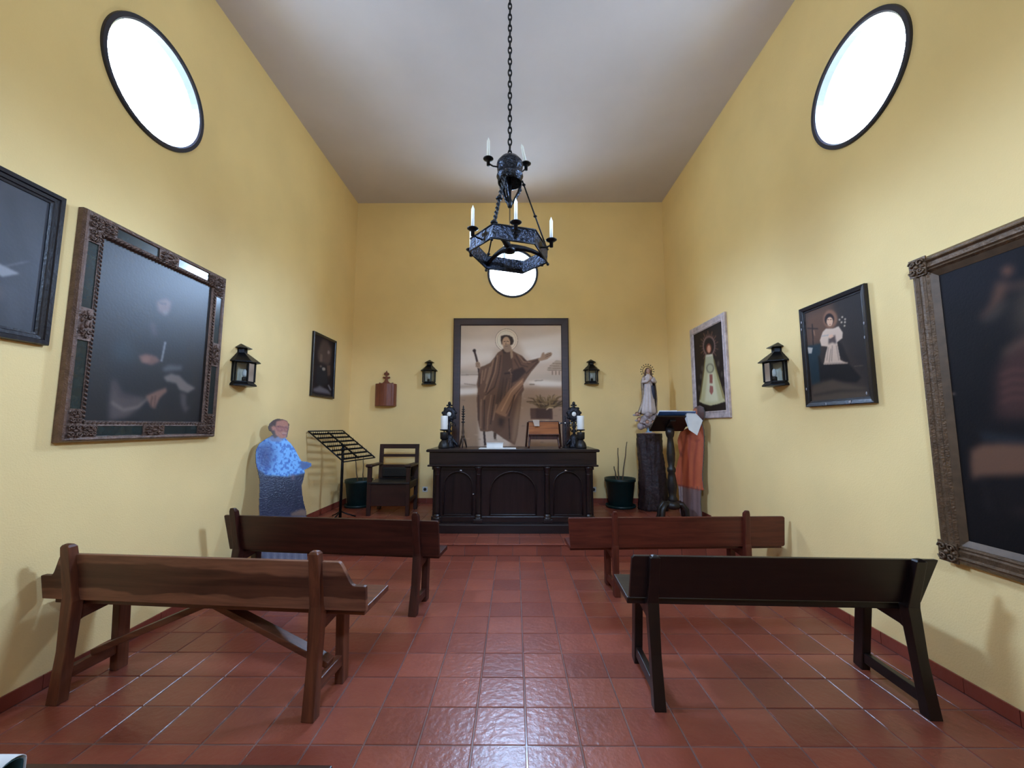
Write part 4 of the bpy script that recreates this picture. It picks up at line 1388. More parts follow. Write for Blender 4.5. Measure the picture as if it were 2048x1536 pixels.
pillar_candle('white pillar candle on dark domed stand at the altar end nearest the tree stump', 0.88, 5.37)

M['silver_dark'] = plain('blackened_silver', (44, 44, 50), 0.32, 0.75, var=0.3, scale=40, bump=0.8, bscale=60)
def reliquary(label, x, y):
    t = thing('reliquary', label, 'reliquary', (x, y, ATOP), 0, 'ornate reliquaries on the altar')
    b = MB()
    for s in (-1, 1):
        b.tube([(0, 0, 0.16), (s * 0.05, 0, 0.1), (s * 0.10, -0.01, 0.05), (s * 0.13, -0.02, 0.012), (s * 0.10, -0.02, 0.02)], [0.03, 0.03, 0.024, 0.016, 0.012], n=8)
    b.tube([(0, 0, 0.16), (0, -0.05, 0.08), (0, -0.085, 0.012)], [0.028, 0.026, 0.014], n=8)
    b.lathe([(0.085, 0.0), (0.09, 0.012), (0.08, 0.03), (0.06, 0.09), (0.062, 0.15), (0.03, 0.18)], 16)
    b.build('foot', M['silver_dark'], t)
    b = MB().lathe([(0.026, 0.17), (0.016, 0.2), (0.034, 0.225), (0.018, 0.25), (0.03, 0.28), (0.016, 0.31), (0.02, 0.36)], 14)
    b.build('stem', M['silver_dark'], t)
    for s in (-1, 1):
        c = MB()
        pts = []
        for k in range(15):
            a = -0.6 + k * 0.42
            r = 0.042 * (1 - k / 22.0)
            pts.append((s * (0.05 + r * math.cos(a)), 0, 0.31 + r * math.sin(a)))
        c.tube(pts, 0.0075, n=6)
        c.tube([(0, 0, 0.2), (s * 0.045, 0, 0.225), (s * 0.05, 0, 0.26)], 0.008, n=6)
        c.build('scroll', M['silver_dark'], t)
    # rosette head
    b = MB()
    n = 48
    pr = [(0.03, -0.016), (0.05, -0.02), (0.075, -0.012), (0.088, -0.004), (0.088, 0.008), (0.03, 0.012)]
    vs_, fs_ = [], []
    for k in range(n):
        a = 2 * PI * k / n
        lobe = 1 + 0.09 * abs(math.sin(4.5 * a))
        for r, y_ in pr:
            rr = r * (lobe if r > 0.06 else 1)
            vs_.append((rr * math.cos(a), y_, 0.455 + rr * 1.08 * math.sin(a)))
    q = len(pr)
    for k in range(n):
        l = (k + 1) % n
        for i in range(q):
            j = (i + 1) % q
            fs_.append((k * q + i, l * q + i, l * q + j, k * q + j))
    b.add(vs_, fs_, True)
    for k in range(9):
        a = PI / 2 + 2 * PI * k / 9
        b.ball((0.09 * math.cos(a), -0.004, 0.455 + 0.098 * math.sin(a)), 0.02, 0.012, 0.02, n=8, m=6)
    h = b.build('rosette_head', M['silver_dark'], t)
    MB().lathe([(0.001, -0.006), (0.03, -0.002), (0.034, 0.004), (0.001, 0.006)], 16).xf(Matrix.Translation((0, -0.012, 0.455)) @ Matrix.Rotation(-PI / 2, 4, 'X')).build('relic_window', M['candle'], h)
    b = MB()
    b.ball((0, 0, 0.565), 0.016, 0.010, 0.02, n=8, m=6)
    b.ball((0, 0, 0.6), 0.022, 0.010, 0.028, n=8, m=6)
    for s in (-1, 1):
        b.ball((s * 0.028, 0, 0.575), 0.016, 0.008, 0.012, n=8, m=6)
    b.build('crest', M['silver_dark'], t)
    return t
reliquary('dark ornate reliquary with rosette head beside the thin turned spire', -0.90, 5.56)
reliquary('dark ornate reliquary with rosette head behind the wooden bookstand end', 0.82, 5.56)

sp_ = thing('spire_candlestick', 'thin dark turned spire standing on the altar before the sepia painting', 'candlestick', (-0.70, 5.50, ATOP))
M['bronze'] = plain('old_bronze', (84, 66, 56), 0.42, 0.5, var=0.2, scale=30)
b = MB()
for k in range(3):
    a = 2 * PI * k / 3 + PI / 6
    b.tube([(0.0, 0, 0.15), (0.03 * math.cos(a), 0.03 * math.sin(a), 0.1), (0.055 * math.cos(a), 0.055 * math.sin(a), 0.0)], [0.016, 0.014, 0.008], n=6)
b.build('tripod_foot', M['bronze'], sp_)
b = MB().lathe([(0.018, 0.14), (0.026, 0.15), (0.014, 0.17), (0.018, 0.2), (0.012, 0.26), (0.011, 0.33), (0.014, 0.335)], 12)
b.build('stem', M['bronze'], sp_)
pr = [(0.012, 0.33)]
for i, (z, r) in enumerate(((0.345, 0.034), (0.385, 0.026), (0.42, 0.03), (0.455, 0.032), (0.485, 0.028), (0.515, 0.024))):
    pr += [(0.008, z - 0.012), (r, z), (0.008, z + 0.008)]
pr += [(0.01, 0.54), (0.006, 0.565), (0.001, 0.575)]
MB().lathe(pr, 12).build('turned_discs', M['black'], sp_)

cl = MB()
cl.box(-0.235, 0.235, -0.14, 0.14, 0.001, 0.008)
o = cl.build('altar_cloth', M['white'])
o.location = (-0.215, 5.27, ATOP)
tag(o, 'flat white linen sheet lying in the middle of the altar', 'cloth')
bk_ = thing('book_stack', 'closed pale missal lying on the white altar linen', 'book', (-0.255, 5.30, ATOP + 0.0085), 0.03)
MB().box(-0.105, 0.105, -0.075, 0.075, 0.004, 0.062).build('pages', M['white'], bk_, bevel=0.003)
M['greycover'] = plain('pale_grey_cover', (214, 208, 202), 0.5)
MB().box(-0.11, 0.11, -0.08, 0.08, 0.0, 0.005).build('cover', M['greycover'], bk_)
MB().box(-0.11, 0.11, -0.08, 0.08, 0.061, 0.067).build('cover', M['greycover'], bk_)
bk_.name = 'missal'

# small slanted bookstand
bs = thing('bookstand', 'orange-brown wooden bookstand with slanted board on the altar', 'bookstand', (0.395, 5.46, ATOP + 0.0035), -0.03)
M['orange_wood'] = wood('orange_wood', (118, 62, 30), (168, 100, 54), 'x', 0.32, coat=0.3)
M['dark_red_wood'] = wood('dark_red_wood', (44, 18, 14), (74, 34, 26), 'z', 0.35)
MB().prism([(-0.06, 0.175), (0.055, 0.345), (0.07, 0.338), (-0.045, 0.165)], 'x', -0.20, 0.20).build('slanted_board', M['orange_wood'], bs, bevel=0.003)
MB().prism([(-0.085, 0.165), (-0.085, 0.18), (-0.045, 0.18), (-0.045, 0.11), (-0.055, 0.11), (-0.055, 0.165)], 'x', -0.205, 0.205).build('ledge', M['dark_red_wood'], bs, bevel=0.002)
MB().beam((-0.21, 0.062, 0.346), (0.21, 0.062, 0.346), 0.02, 0.014).build('top_rail', M['dark_red_wood'], bs, bevel=0.002)
for s in (-1, 1):
    MB().tube([(s * 0.19, -0.055, 0.17), (s * 0.192, -0.06, 0.1), (s * 0.20, -0.075, 0.03), (s * 0.205, -0.085, 0.0)], [0.014, 0.016, 0.012, 0.013], n=8).build('leg', M['dark_red_wood'], bs)
    MB().beam((s * 0.212, 0.065, 0.34), (s * 0.24, 0.11, 0.004), 0.02, 0.026).build('leg', M['dark_red_wood'], bs, bevel=0.003)
nt_ = MB()
nt_.add([(-0.05, 0.085, 0.365), (0.035, 0.085, 0.365), (0.04, 0.052, 0.362), (0.038, -0.0045, 0.277), (-0.03, -0.003, 0.280), (-0.052, 0.052, 0.362)], [(0, 1, 2, 5), (5, 2, 3, 4)])
o = nt_.build('paper_note', M['white'])
md = o.modifiers.new('thick', 'SOLIDIFY'); md.thickness = 0.0012
M['oldpaper'] = plain('aged_paper', (176, 156, 140), 0.7)
o.data.materials.clear(); o.data.materials.append(M['oldpaper'])
o.location = (0.30, 5.452, ATOP + 0.0095)
tag(o, 'small aged paper note draped over the top of the bookstand', 'note')

cr = thing('small_crucifix', 'small dark crucifix with a bright boss beside the bookstand', 'crucifix', (0.69, 5.47, ATOP))
MB().lathe([(0.045, 0), (0.046, 0.008), (0.03, 0.018), (0.014, 0.04), (0.01, 0.06)], 12).build('foot', M['silver_dark'], cr)
MB().box(-0.009, 0.009, -0.006, 0.006, 0.05, 0.43).build('upright_beam', M['silver_dark'], cr, bevel=0.002)
MB().box(-0.075, 0.075, -0.006, 0.006, 0.32, 0.338).build('cross_beam', M['silver_dark'], cr, bevel=0.002)
b = MB().ball((0, -0.006, 0.33), 0.014, 0.008, 0.014, n=8, m=6)
for s in (-1, 1):
    b.ball((s * 0.075, 0, 0.329), 0.012, 0.008, 0.014, n=6, m=5)
b.build('boss', M['chrome'], cr)

# ------------------------------------------------------------------ chandelier
CX, CY = -0.035, 3.0
chn = thing('chandelier', 'black wrought iron hexagonal chandelier hanging on a long chain', 'chandelier', (CX, CY, ZC))
def cz(z): return z - ZC
lk = MB()
pts = []
for k in range(16):
    a = 2 * PI * k / 16
    pts.append((0.0135 * math.cos(a), 0, 0.032 * math.sin(a)))
lk.tube(pts, 0.0058, n=6, closed=True)
lme = lk.mesh('chain_link')
lme.materials.append(M['black'])
z = 3.62
i = 0
while z < ZC - 0.05:
    o = bpy.data.objects.new('chain_link', lme)
    COL.objects.link(o)
    o.parent = chn
    o.location = (0, 0, cz(z))
    o.rotation_euler = (0, 0, (PI / 2 if i % 2 else 0) + 0.2)
    z += 0.0505
    i += 1
MB().lathe([(0.012, cz(ZC - 0.07)), (0.02, cz(ZC - 0.05)), (0.055, cz(ZC - 0.02)), (0.06, cz(ZC - 0.003))], 18).build('ceiling_rose', M['black'], chn)
# drum with domed lid
MB().lathe([(0.008, cz(3.60)), (0.03, cz(3.592)), (0.075, cz(3.575)), (0.102, cz(3.54)), (0.106, cz(3.52)), (0.098, cz(3.47)), (0.096, cz(3.44)), (0.104, cz(3.435)), (0.106, cz(3.425)), (0.098, cz(3.415)), (0.095, cz(3.37)), (0.09, cz(3.368)), (0.088, cz(3.41)), (0.02, cz(3.42))], 28).build('drum', M['hammered'], chn)

def holder(name, px, py, pz, ax, ay, az, parent, ln=0.165, tilt=0.0):
    """arm from (ax,ay,az) to a drip pan with socket and candle at (px,py,pz)"""
    arm = MB().tube([(ax, ay, az), ((ax + px) / 2, (ay + py) / 2, (az + pz) / 2 - 0.022), (px, py, pz - 0.028)], 0.006, n=6).build('candle_arm', M['black'], parent)
    MB().lathe([(0.013, -0.045), (0.014, -0.006), (0.02, -0.004), (0.036, 0.006), (0.042, 0.011), (0.04, 0.013), (0.018, 0.004), (0.012, 0.003)], 16, (px, py, pz)).build('drip_pan', M['black'], arm)
    b = MB().lathe([(0.012, 0.0), (0.012, ln - 0.012), (0.008, ln - 0.004), (0.003, ln + 0.012), (0.001, ln + 0.018)], 12)
    if tilt:
        b.xf(Matrix.Rotation(tilt, 4, 'Y'))
    b.xf(Matrix.Translation((px, py, pz + 0.003)))
    b.build('candle', M['candle'], arm)
# three upper candles round the drum
for a, zz, tl in ((math.radians(188), 3.55, 0.0), (math.radians(40), 3.60, -0.2), (math.radians(100), 3.555, 0.0)):
    holder('upper', 0.172 * math.cos(a), 0.172 * math.sin(a), cz(zz), 0.096 * math.cos(a), 0.096 * math.sin(a), cz(3.50), chn, 0.172, tl)
# hexagonal band, hanging slightly out of level
RING = Matrix.Translation((-0.005, 0.0, cz(2.815))) @ Matrix.Rotation(math.radians(4.5), 4, 'Y') @ Matrix.Rotation(math.radians(-2), 4, 'X') @ Matrix.Rotation(math.radians(8), 4, 'Z')
R = 0.305
hexv = [(R * math.cos(math.radians(60 * k)), R * math.sin(math.radians(60 * k))) for k in range(6)]
hb = 0.054
for k in range(6):
    (xa, ya), (xb, yb_) = hexv[k], hexv[(k + 1) % 6]
    s = 0.985
    b = MB().add([(xa, ya, -hb), (xb, yb_, -hb), (xb, yb_, hb), (xa, ya, hb), (xa * s, ya * s, -hb), (xb * s, yb_ * s, -hb), (xb * s, yb_ * s, hb), (xa * s, ya * s, hb)],
                 [(0, 1, 2, 3), (7, 6, 5, 4), (0, 4, 5, 1), (3, 2, 6, 7), (0, 3, 7, 4), (1, 5, 6, 2)])
    b.xf(RING)
    b.build('band_plate', M['hammered'], chn)
    e = MB()
    for zz in (-hb, hb):
        e.tube([RING @ Vector((xa * 1.005, ya * 1.005, zz)), RING @ Vector((xb * 1.005, yb_ * 1.005, zz))], 0.006, n=6)
    e.build('band_edge', M['black'], chn)
    # candle on each side
    mx, my = (xa + xb) / 2, (ya + yb_) / 2
    n_ = math.hypot(mx, my)
    f = (n_ + 0.075) / n_
    pc = RING @ Vector((mx * f, my * f, 0.035))
    pa = RING @ Vector((mx, my, -0.005))
    holder('side', pc.x, pc.y, pc.z, pa.x, pa.y, pa.z, chn, 0.17)
    # little foot knob on every second corner
    if k % 2 == 0:
        q = RING @ Vector((xa * 1.02, ya * 1.02, -hb))
        MB().ball((q.x, q.y, q.z - 0.014), 0.012, n=8, m=6).build('corner_knob', M['black'], chn)
# cross straps and boss inside the band
st_ = MB()
for k in (0, 2, 4):
    xa, ya = hexv[k]
    st_ = MB()
    A = RING @ Vector((xa * 0.98, ya * 0.98, -0.02))
    Cn = RING @ Vector((0, 0, 0.02))
    pts = [A.lerp(Cn, u) + Vector((0, 0, 0.03 * math.sin(PI * u))) for u in (0, 0.2, 0.4, 0.6, 0.8, 1.0)]
    st_.tube(pts, [0.02, 0.016, 0.017, 0.02, 0.026, 0.034], n=6)
    o = st_.build('cross_strap', M['black'], chn)
MB().lathe([(0.01, -0.02), (0.045, -0.01), (0.05, 0.01), (0.02, 0.03), (0.008, 0.05)], 16).xf(RING).build('centre_boss', M['black'], chn)
# hanging rods with knots
def rod(a, b, r, twist, name='hanging_rod'):
    a, b = Vector(a), Vector(b)
    m = MB()
    if twist:
        d = (b - a).normalized()
        s = d.cross(Vector((0, 1, 0))).normalized()
        u = s.cross(d)
        N = 60
        for ph in (0, PI):
            pts = []
            for k in range(N + 1):
                t = k / N
                an = ph + t * 40
                pts.append(a.lerp(b, t) + s * (r * 0.8 * math.cos(an)) + u * (r * 0.8 * math.sin(an)))
            m.tube(pts, r * 0.75, n=5)
    else:
        m.tube([a, b], r, n=8)
    for t in (0.06, 0.52, 0.97):
        p_ = a.lerp(b, t)
        m.ball(p_, r * 2.6, r * 2.6, r * 1.4, n=10, m=6)
        m.ball(p_, r * 1.8, r * 1.8, r * 2.2, n=8, m=6)
    m.build(name, M['black'], chn)
for k, tw in ((4, True), (0, False), (2, False)):
    xa, ya = hexv[k]
    q = RING @ Vector((xa * 0.98, ya * 0.98, hb))
    d = Vector((q.x, q.y, 0)).normalized()
    rod((d.x * 0.10, d.y * 0.10, cz(3.40)), q, 0.0105 if tw else 0.006, tw)
    # curled leaf under the drum
    lf_ = MB()
    lf_.tube([(d.x * 0.088, d.y * 0.088, cz(3.37)), (d.x * 0.072, d.y * 0.072, cz(3.30)), (d.x * 0.04, d.y * 0.04, cz(3.235)), (d.x * 0.012, d.y * 0.012, cz(3.19))], [0.01, 0.014, 0.012, 0.006], n=6)
    lf_.ball((d.x * 0.085, d.y * 0.085, cz(3.32)), 0.012, n=8, m=6)
    lf_.build('curled_leaf', M['hammered'], chn)
MB().lathe([(0.012, cz(3.42)), (0.012, cz(3.24)), (0.02, cz(3.22)), (0.024, cz(3.2)), (0.016, cz(3.17)), (0.004, cz(3.16))], 12).build('drop_finial', M['black'], chn)
q = RING @ Vector((0, 0, 0.04))
MB().tube([(0, 0, cz(3.17)), q], 0.006, n=6).build('centre_rod', M['brass'], chn)
wr = MB()
d0 = RING @ Vector((hexv[0][0], hexv[0][1], hb))
wr.tube([(0.085, 0.0, cz(3.31)), (0.05, 0.0, cz(3.275)), (0.025, 0.0, cz(3.225)), (0.015, 0, cz(3.19))], 0.003, n=5)
wr.build('loose_wire', M['black'], chn)

# ------------------------------------------------------------------ wall lanterns (half-hexagonal)
def lantern(label, loc, rz, s=1.0):
    t = thing('wall_lantern', label, 'lantern', loc, rz, 'black wall lanterns')
    # local: wall at y=0, front towards -y, z from the bottom of the base
    def hexa(k, d=0.0):
        return [(-0.105 * k, -d), (-0.105 * k, -0.035 * k), (-0.055 * k, -0.125 * k), (0.055 * k, -0.125 * k), (0.105 * k, -0.035 * k), (0.105 * k, -d)]
    def loft(secs):
        b = MB()
        vs_, fs_ = [], []
        for k, z_ in secs:
            vs_ += [(x * s, y * s, z_ * s) for x, y in hexa(k)]
        for i in range(len(secs) - 1):
            for j in range(6):
                l = (j + 1) % 6
                fs_.append((6 * i + j, 6 * i + l, 6 * i + 6 + l, 6 * i + 6 + j))
        fs_.append(list(range(6))[::-1])
        fs_.append([6 * (len(secs) - 1) + j for j in range(6)])
        return b.add(vs_, fs_)
    loft([(1.12, 0.0), (1.12, 0.012), (0.95, 0.035), (0.95, 0.045)]).build('base', M['black'], t)
    loft([(1.28, 0.225), (1.28, 0.232), (0.5, 0.315), (0.45, 0.32)]).build('roof', M['black'], t)
    ch_ = loft([(0.42, 0.318), (0.42, 0.365)]).build('chimney', M['black'], t)
    loft([(0.72, 0.362), (0.70, 0.368), (0.2, 0.402), (0.05, 0.412)]).build('chimney_cap', M['black'], t)
    hx = hexa(0.95)
    for j in (0, 1, 2, 3, 4, 5):
        x, y = hx[j]
        y = min(y, -0.006)
        MB().box((x - 0.007) * s, (x + 0.007) * s, (y - 0.006) * s, (y + 0.006) * s, 0.04 * s, 0.23 * s).build('corner_bar', M['black'], t)
    for j in (1, 2, 3):
        (xa, ya), (xb, yb2) = hx[j], hx[j + 1]
        b = MB().add([(xa * s, ya * s, 0.045 * s), (xb * s, yb2 * s, 0.045 * s), (xb * s, yb2 * s, 0.226 * s), (xa * s, ya * s, 0.226 * s)], [(0, 1, 2, 3)])
        b.build('pane', M['glass'], t)
        MB().tube([((xa * 0.98) * s, (ya * 0.98) * s, 0.222 * s), ((xb * 0.98) * s, (yb2 * 0.98) * s, 0.222 * s)], 0.006 * s, n=5).build('top_bar', M['black'], t)
    MB().box(-0.1 * s, 0.1 * s, -0.004, -0.001, 0.03 * s, 0.24 * s).build('back_plate', M['lantern_back'], t)
    so = MB().lathe([(0.022 * s, 0.044 * s), (0.022 * s, 0.085 * s), (0.016 * s, 0.09 * s)], 12, (0, -0.055 * s, 0)).build('lamp_socket', M['black'], t)
    MB().lathe([(0.012 * s, 0.088 * s), (0.02 * s, 0.11 * s), (0.021 * s, 0.13 * s), (0.012 * s, 0.155 * s), (0.002 * s, 0.165 * s)], 12, (0, -0.055 * s, 0)).build('bulb', M['bulb'], so)
    return t
M['lantern_back'] = plain('pale_metal_back', (196, 192, 176), 0.5)
M['bulb'] = plain('unlit_bulb', (225, 225, 222), 0.2, var=0.02)
lantern('black wall lantern between the ornate frame and the leaning blue cutout figure', (XL + 0.001, 3.80, 1.835), PI / 2)
lantern('black wall lantern between the haloed youth and the pale lilac framed painting', (XR - 0.001, 3.73, 1.825), -PI / 2)
lantern('black wall lantern on the back wall beside the wooden cross box', (-1.372, YB - 0.001, 2.115), 0.0, 0.98)
lantern('black wall lantern on the back wall beside the white statue', (1.235, YB - 0.001, 2.12), 0.0, 0.98)

# ------------------------------------------------------------------ wooden box with cross, sockets
wb = thing('wall_box', 'small brown wooden half-round box topped by a carved cross', 'wall box', (-2.055, YB - 0.001, 1.77), 0.0)
M['box_wood'] = wood('box_wood', (104, 52, 34), (140, 76, 52), 'z', 0.4)
pl = [(-0.165, 0)]
for k in range(13):
    a = PI - PI * k / 12
    pl.append((0.165 * math.cos(a), -0.045 - 0.085 * math.sin(a)))
pl.append((0.165, 0))
MB().prism(pl, 'z', 0.0, 0.355).build('body', M['box_wood'], wb, bevel=0.004)
for k in (-0.115, 0.0, 0.115):
    yy = -0.045 - 0.085 * math.sqrt(max(0, 1 - (k / 0.165) ** 2))
    MB().beam((k, yy - 0.003, 0.02), (k, yy - 0.003, 0.335), 0.008, 0.006, up=(0, 1, 0)).build('rib', M['box_wood'], wb)
cr_ = [(-0.12, 0.35), (-0.115, 0.375), (-0.10, 0.38), (-0.09, 0.37), (-0.06, 0.372), (-0.035, 0.395), (-0.02, 0.43), (-0.025, 0.45), (-0.05, 0.445), (-0.06, 0.46), (-0.05, 0.475), (-0.015, 0.468), (-0.012, 0.50), (-0.04, 0.505), (-0.038, 0.53), (-0.012, 0.545), (0.0, 0.575)]
out = cr_ + [(-x, z_) for x, z_ in cr_[::-1][1:]]
MB().prism(out, 'y', -0.035, -0.012).build('carved_cross', M['box_wood'], wb, bevel=0.003)

def socket(label, x, z_):
    t = thing('wall_socket', label, 'socket', (x, YB - 0.001, z_), 0.0, 'white wall sockets by the altar')
    MB().box(-0.04, 0.04, -0.01, 0, 0, 0.08).build('plate', M['plastic'], t, bevel=0.003)
    MB().lathe([(0.024, 0), (0.024, 0.004), (0.018, 0.005)], 16).xf(Matrix.Translation((0, -0.009, 0.04)) @ Matrix.Rotation(PI / 2, 4, 'X')).build('insert', M['dark_hole'], t)
socket('white wall socket between the armchair and the altar', -1.40, 0.43)
socket('white wall socket half hidden behind the altar near the green pot', 1.235, 0.43)
# ------------------------------------------------------------------ armchair
ac = thing('armchair', 'dark wooden armchair with leather seat beside the altar', 'chair', (-1.70, 5.53, STEP2_Z))
wv = WCH
hw_, dp = 0.262, 0.43
Hs = 0.43                       # seat height above the dais
for s in (-1, 1):
    MB().beam((s * hw_, 0.0, 0.0), (s * hw_, 0.0, 0.64), 0.052, 0.05, up=(0, 1, 0)).build('front_leg', wv['z'], ac, bevel=0.005)
    MB().beam((s * hw_, dp, 0.0), (s * hw_, dp + 0.05, 0.93), 0.052, 0.05, up=(0, 1, 0)).build('back_post', wv['z'], ac, bevel=0.005)
    MB().prism([(-0.06, 0.652), (-0.055, 0.672), (-0.03, 0.682), (0.12, 0.672), (dp, 0.668), (dp, 0.64), (0.1, 0.642), (-0.04, 0.64)], 'x', s * hw_ - 0.042, s * hw_ + 0.042).build('armrest', wv['y'], ac, bevel=0.006)
    MB().box(s * hw_ - 0.014, s * hw_ + 0.014, 0.02, dp, Hs - 0.09, Hs - 0.02).build('side_rail', wv['y'], ac, bevel=0.003)
    MB().box(s * hw_ - 0.014, s * hw_ + 0.014, 0.02, dp, 0.17, 0.215).build('side_stretcher', wv['y'], ac, bevel=0.003)
MB().box(-hw_ - 0.026, hw_ + 0.026, dp + 0.028, dp + 0.07, 0.865, 0.93).build('top_rail', wv['x'], ac, bevel=0.005)
MB().box(-hw_, hw_, dp + 0.02, dp + 0.05, 0.745, 0.785).build('back_rail', wv['x'], ac, bevel=0.004)
MB().box(-hw_, hw_, dp + 0.008, dp + 0.03, Hs + 0.0, 0.635).build('back_panel', wv['x'], ac, bevel=0.005)
MB().box(-hw_ + 0.04, hw_ - 0.06, dp - 0.035, dp + 0.008, Hs + 0.03, 0.60).build('back_pad', M['leather'], ac, bevel=0.015, seg=3)
MB().box(-hw_ - 0.02, hw_ + 0.02, -0.03, dp, Hs - 0.02, Hs + 0.012).build('seat', M['seatleather'] if 'seatleather' in M else M['leather'], ac, bevel=0.01, seg=3)
MB().box(-hw_ + 0.02, hw_ - 0.02, -0.012, 0.012, 0.125, Hs - 0.02).build('front_panel', wv['x'], ac, bevel=0.004)

# ------------------------------------------------------------------ votive rack
rk = thing('votive_rack', 'black iron votive rack with slanted rows of prickets by the left wall', 'candle rack', (-2.275, 5.375, STEP2_Z), 0.0)
ru = Vector((0.215, 0.976, 0)).normalized()          # along the rows
rd = Vector((0.52, -0.13, -0.37))                     # from the upper to the lower edge
ctr = Vector((0, 0, 1.205 - STEP2_Z))
def rp(u, v): return ctr + ru * u + rd * v            # u in metres, v -0.5..0.5
HWU = 0.345
for v in (-0.5, 0.5):
    MB().tube([rp(-HWU, v), rp(HWU, v)], 0.009, n=6).build('frame_bar', M['black'], rk)
for u in (-HWU, HWU):
    MB().tube([rp(u, -0.5), rp(u, 0.5)], 0.009, n=6).build('frame_bar', M['black'], rk)
NR = 7
for i in range(NR):
    v = -0.5 + (i + 0.75) / (NR + 0.3)
    row = MB().beam(rp(-HWU, v), rp(HWU, v), 0.022, 0.009, up=tuple(rd.cross(ru).normalized())).build('row_bar', M['black'], rk)
    pk = MB()
    for k in range(18):
        u = -HWU + 0.03 + k * (2 * HWU - 0.06) / 17
        p0 = rp(u, v)
        pk.lathe([(0.009, 0.0), (0.011, 0.012), (0.009, 0.014), (0.0035, 0.014), (0.002, 0.042)], 6, tuple(p0))
    tag(pk.build('prickets', M['black'], row), kind='stuff')
MB().tube([(0, 0, 0.01), (0, 0, 0.6), tuple(rp(0, 0) + Vector((0, 0, 0.01)))], [0.018, 0.018, 0.016], n=10).build('pole', M['black'], rk)
MB().beam(tuple(rp(0, -0.45)), tuple(rp(0, 0.45)), 0.016, 0.016).build('support_bar', M['black'], rk)
MB().lathe([(0.016, 0.86), (0.024, 0.87), (0.024, 0.9), (0.016, 0.915)], 10).build('pole_collar', M['black'], rk)
for k in range(3):
    a = 2 * PI * k / 3 + 0.4
    MB().tube([(0, 0, 0.09), (0.08 * math.cos(a), 0.08 * math.sin(a), 0.05), (0.19 * math.cos(a), 0.19 * math.sin(a), 0.009)], 0.009, n=6).build('foot', M['black'], rk)

# ------------------------------------------------------------------ green pots with dry stems
M['pot_green'] = plain('dark_green_plastic', (14, 42, 42), 0.38, var=0.15)
M['soil'] = plain('dry_soil', (52, 40, 32), 0.95, var=0.3, scale=60, bump=0.6)
M['stem'] = plain('dry_stem', (110, 88, 66), 0.7, var=0.25, scale=40)
def pot(label, loc, r, h, stems):
    t = thing('plant_pot', label, 'plant pot', loc, 0.0, 'green plant pots with dry stems')
    MB().lathe([(r * 0.85, 0.0), (r * 0.95, 0.012), (r * 0.97, 0.04), (r * 0.93, 0.042), (r * 0.9, 0.018), (r * 0.4, 0.014)], 32).build('saucer', M['pot_green'], t)
    MB().lathe([(r * 0.70, 0.018), (r * 0.74, 0.03), (r * 0.94, h - 0.05), (r * 0.96, h - 0.048), (r * 1.0, h - 0.045), (r * 1.0, h), (r * 0.96, h), (r * 0.93, h - 0.04), (r * 0.6, h - 0.06)], 32).build('pot', M['pot_green'], t)
    MB().lathe([(r * 0.9, h - 0.075), (r * 0.9, h - 0.055), (r * 0.4, h - 0.048), (0.01, h - 0.046)], 24).build('soil', M['soil'], t)
    for (x, y, z, dx, dy, dz, rr) in stems:
        n = 6
        pts = [(x + dx * k / n + 0.004 * math.sin(2.1 * k), y + dy * k / n, z + dz * k / n) for k in range(n + 1)]
        MB().tube(pts, [rr * (1 - 0.35 * k / n) for k in range(n + 1)], n=6).build('dry_stem', M['stem'], t)
pot('green plant pot with bare stems in the corner behind the armchair', (-2.335, 6.14, STEP2_Z), 0.205, 0.40,
    [(-0.02, 0, 0.33, -0.05, -0.03, 0.47, 0.009), (0.05, 0.02, 0.33, -0.005, 0.0, 0.4, 0.008)])
pot('green plant pot with bare stems between the altar and the tree stump', (1.575, 6.12, STEP2_Z), 0.228, 0.425,
    [(-0.025, -0.02, 0.36, -0.005, -0.03, 0.51, 0.010), (0.03, 0.0, 0.36, 0.085, -0.02, 0.60, 0.010), (-0.05, -0.03, 0.36, -0.05, -0.04, 0.24, 0.012)])

# ------------------------------------------------------------------ tree stump pedestal
M['bark'] = plain('rough_bark', (44, 25, 26), 0.6, var=0.5, scale=30, bump=1.0, bscale=26)
M['cutwood'] = plain('dark_cut_wood', (70, 46, 36), 0.6, var=0.3, scale=20)
sg = thing('stump_pedestal', 'tall dark bark-covered tree stump carrying the white statue', 'pedestal', (2.005, 5.97, STEP2_Z))
HT = 1.085
rs = random.Random(5)
nA, nH = 48, 40
ph = [rs.uniform(0, 6.28) for _ in range(8)]
vs_, fs_ = [], []
for i in range(nH + 1):
    t = i / nH
    for k in range(nA):
        a = 2 * PI * k / nA
        r = 0.172 + 0.022 * (1 - t) ** 2 + 0.014 * math.sin(3 * a + ph[0] + 1.5 * t) + 0.009 * math.sin(7 * a + ph[1] + 5 * t) + 0.006 * math.sin(13 * a + ph[2] - 9 * t) + 0.005 * math.sin(9 * t + 4 * a + ph[3]) + 0.004 * math.sin(19 * a + ph[4] + 2 * t) + rs.uniform(-0.004, 0.004)
        vs_.append((r * math.cos(a) + 0.012 * math.sin(5 * t), r * math.sin(a), HT * t))
for i in range(nH):
    for k in range(nA):
        l = (k + 1) % nA
        fs_.append((i * nA + k, i * nA + l, (i + 1) * nA + l, (i + 1) * nA + k))
fs_.append(list(range(nA))[::-1])
MB().add(vs_, fs_, True).build('bark_trunk', M['bark'], sg)
top = [vs_[nH * nA + k] for k in range(nA)]
MB().add([(x, y, z + 0.001) for x, y, z in top] + [(x, y, z - 0.01) for x, y, z in top], [list(range(nA))] + [(k, nA + k, nA + (k + 1) % nA, (k + 1) % nA) for k in range(nA)]).build('cut_top', M['cutwood'], sg)

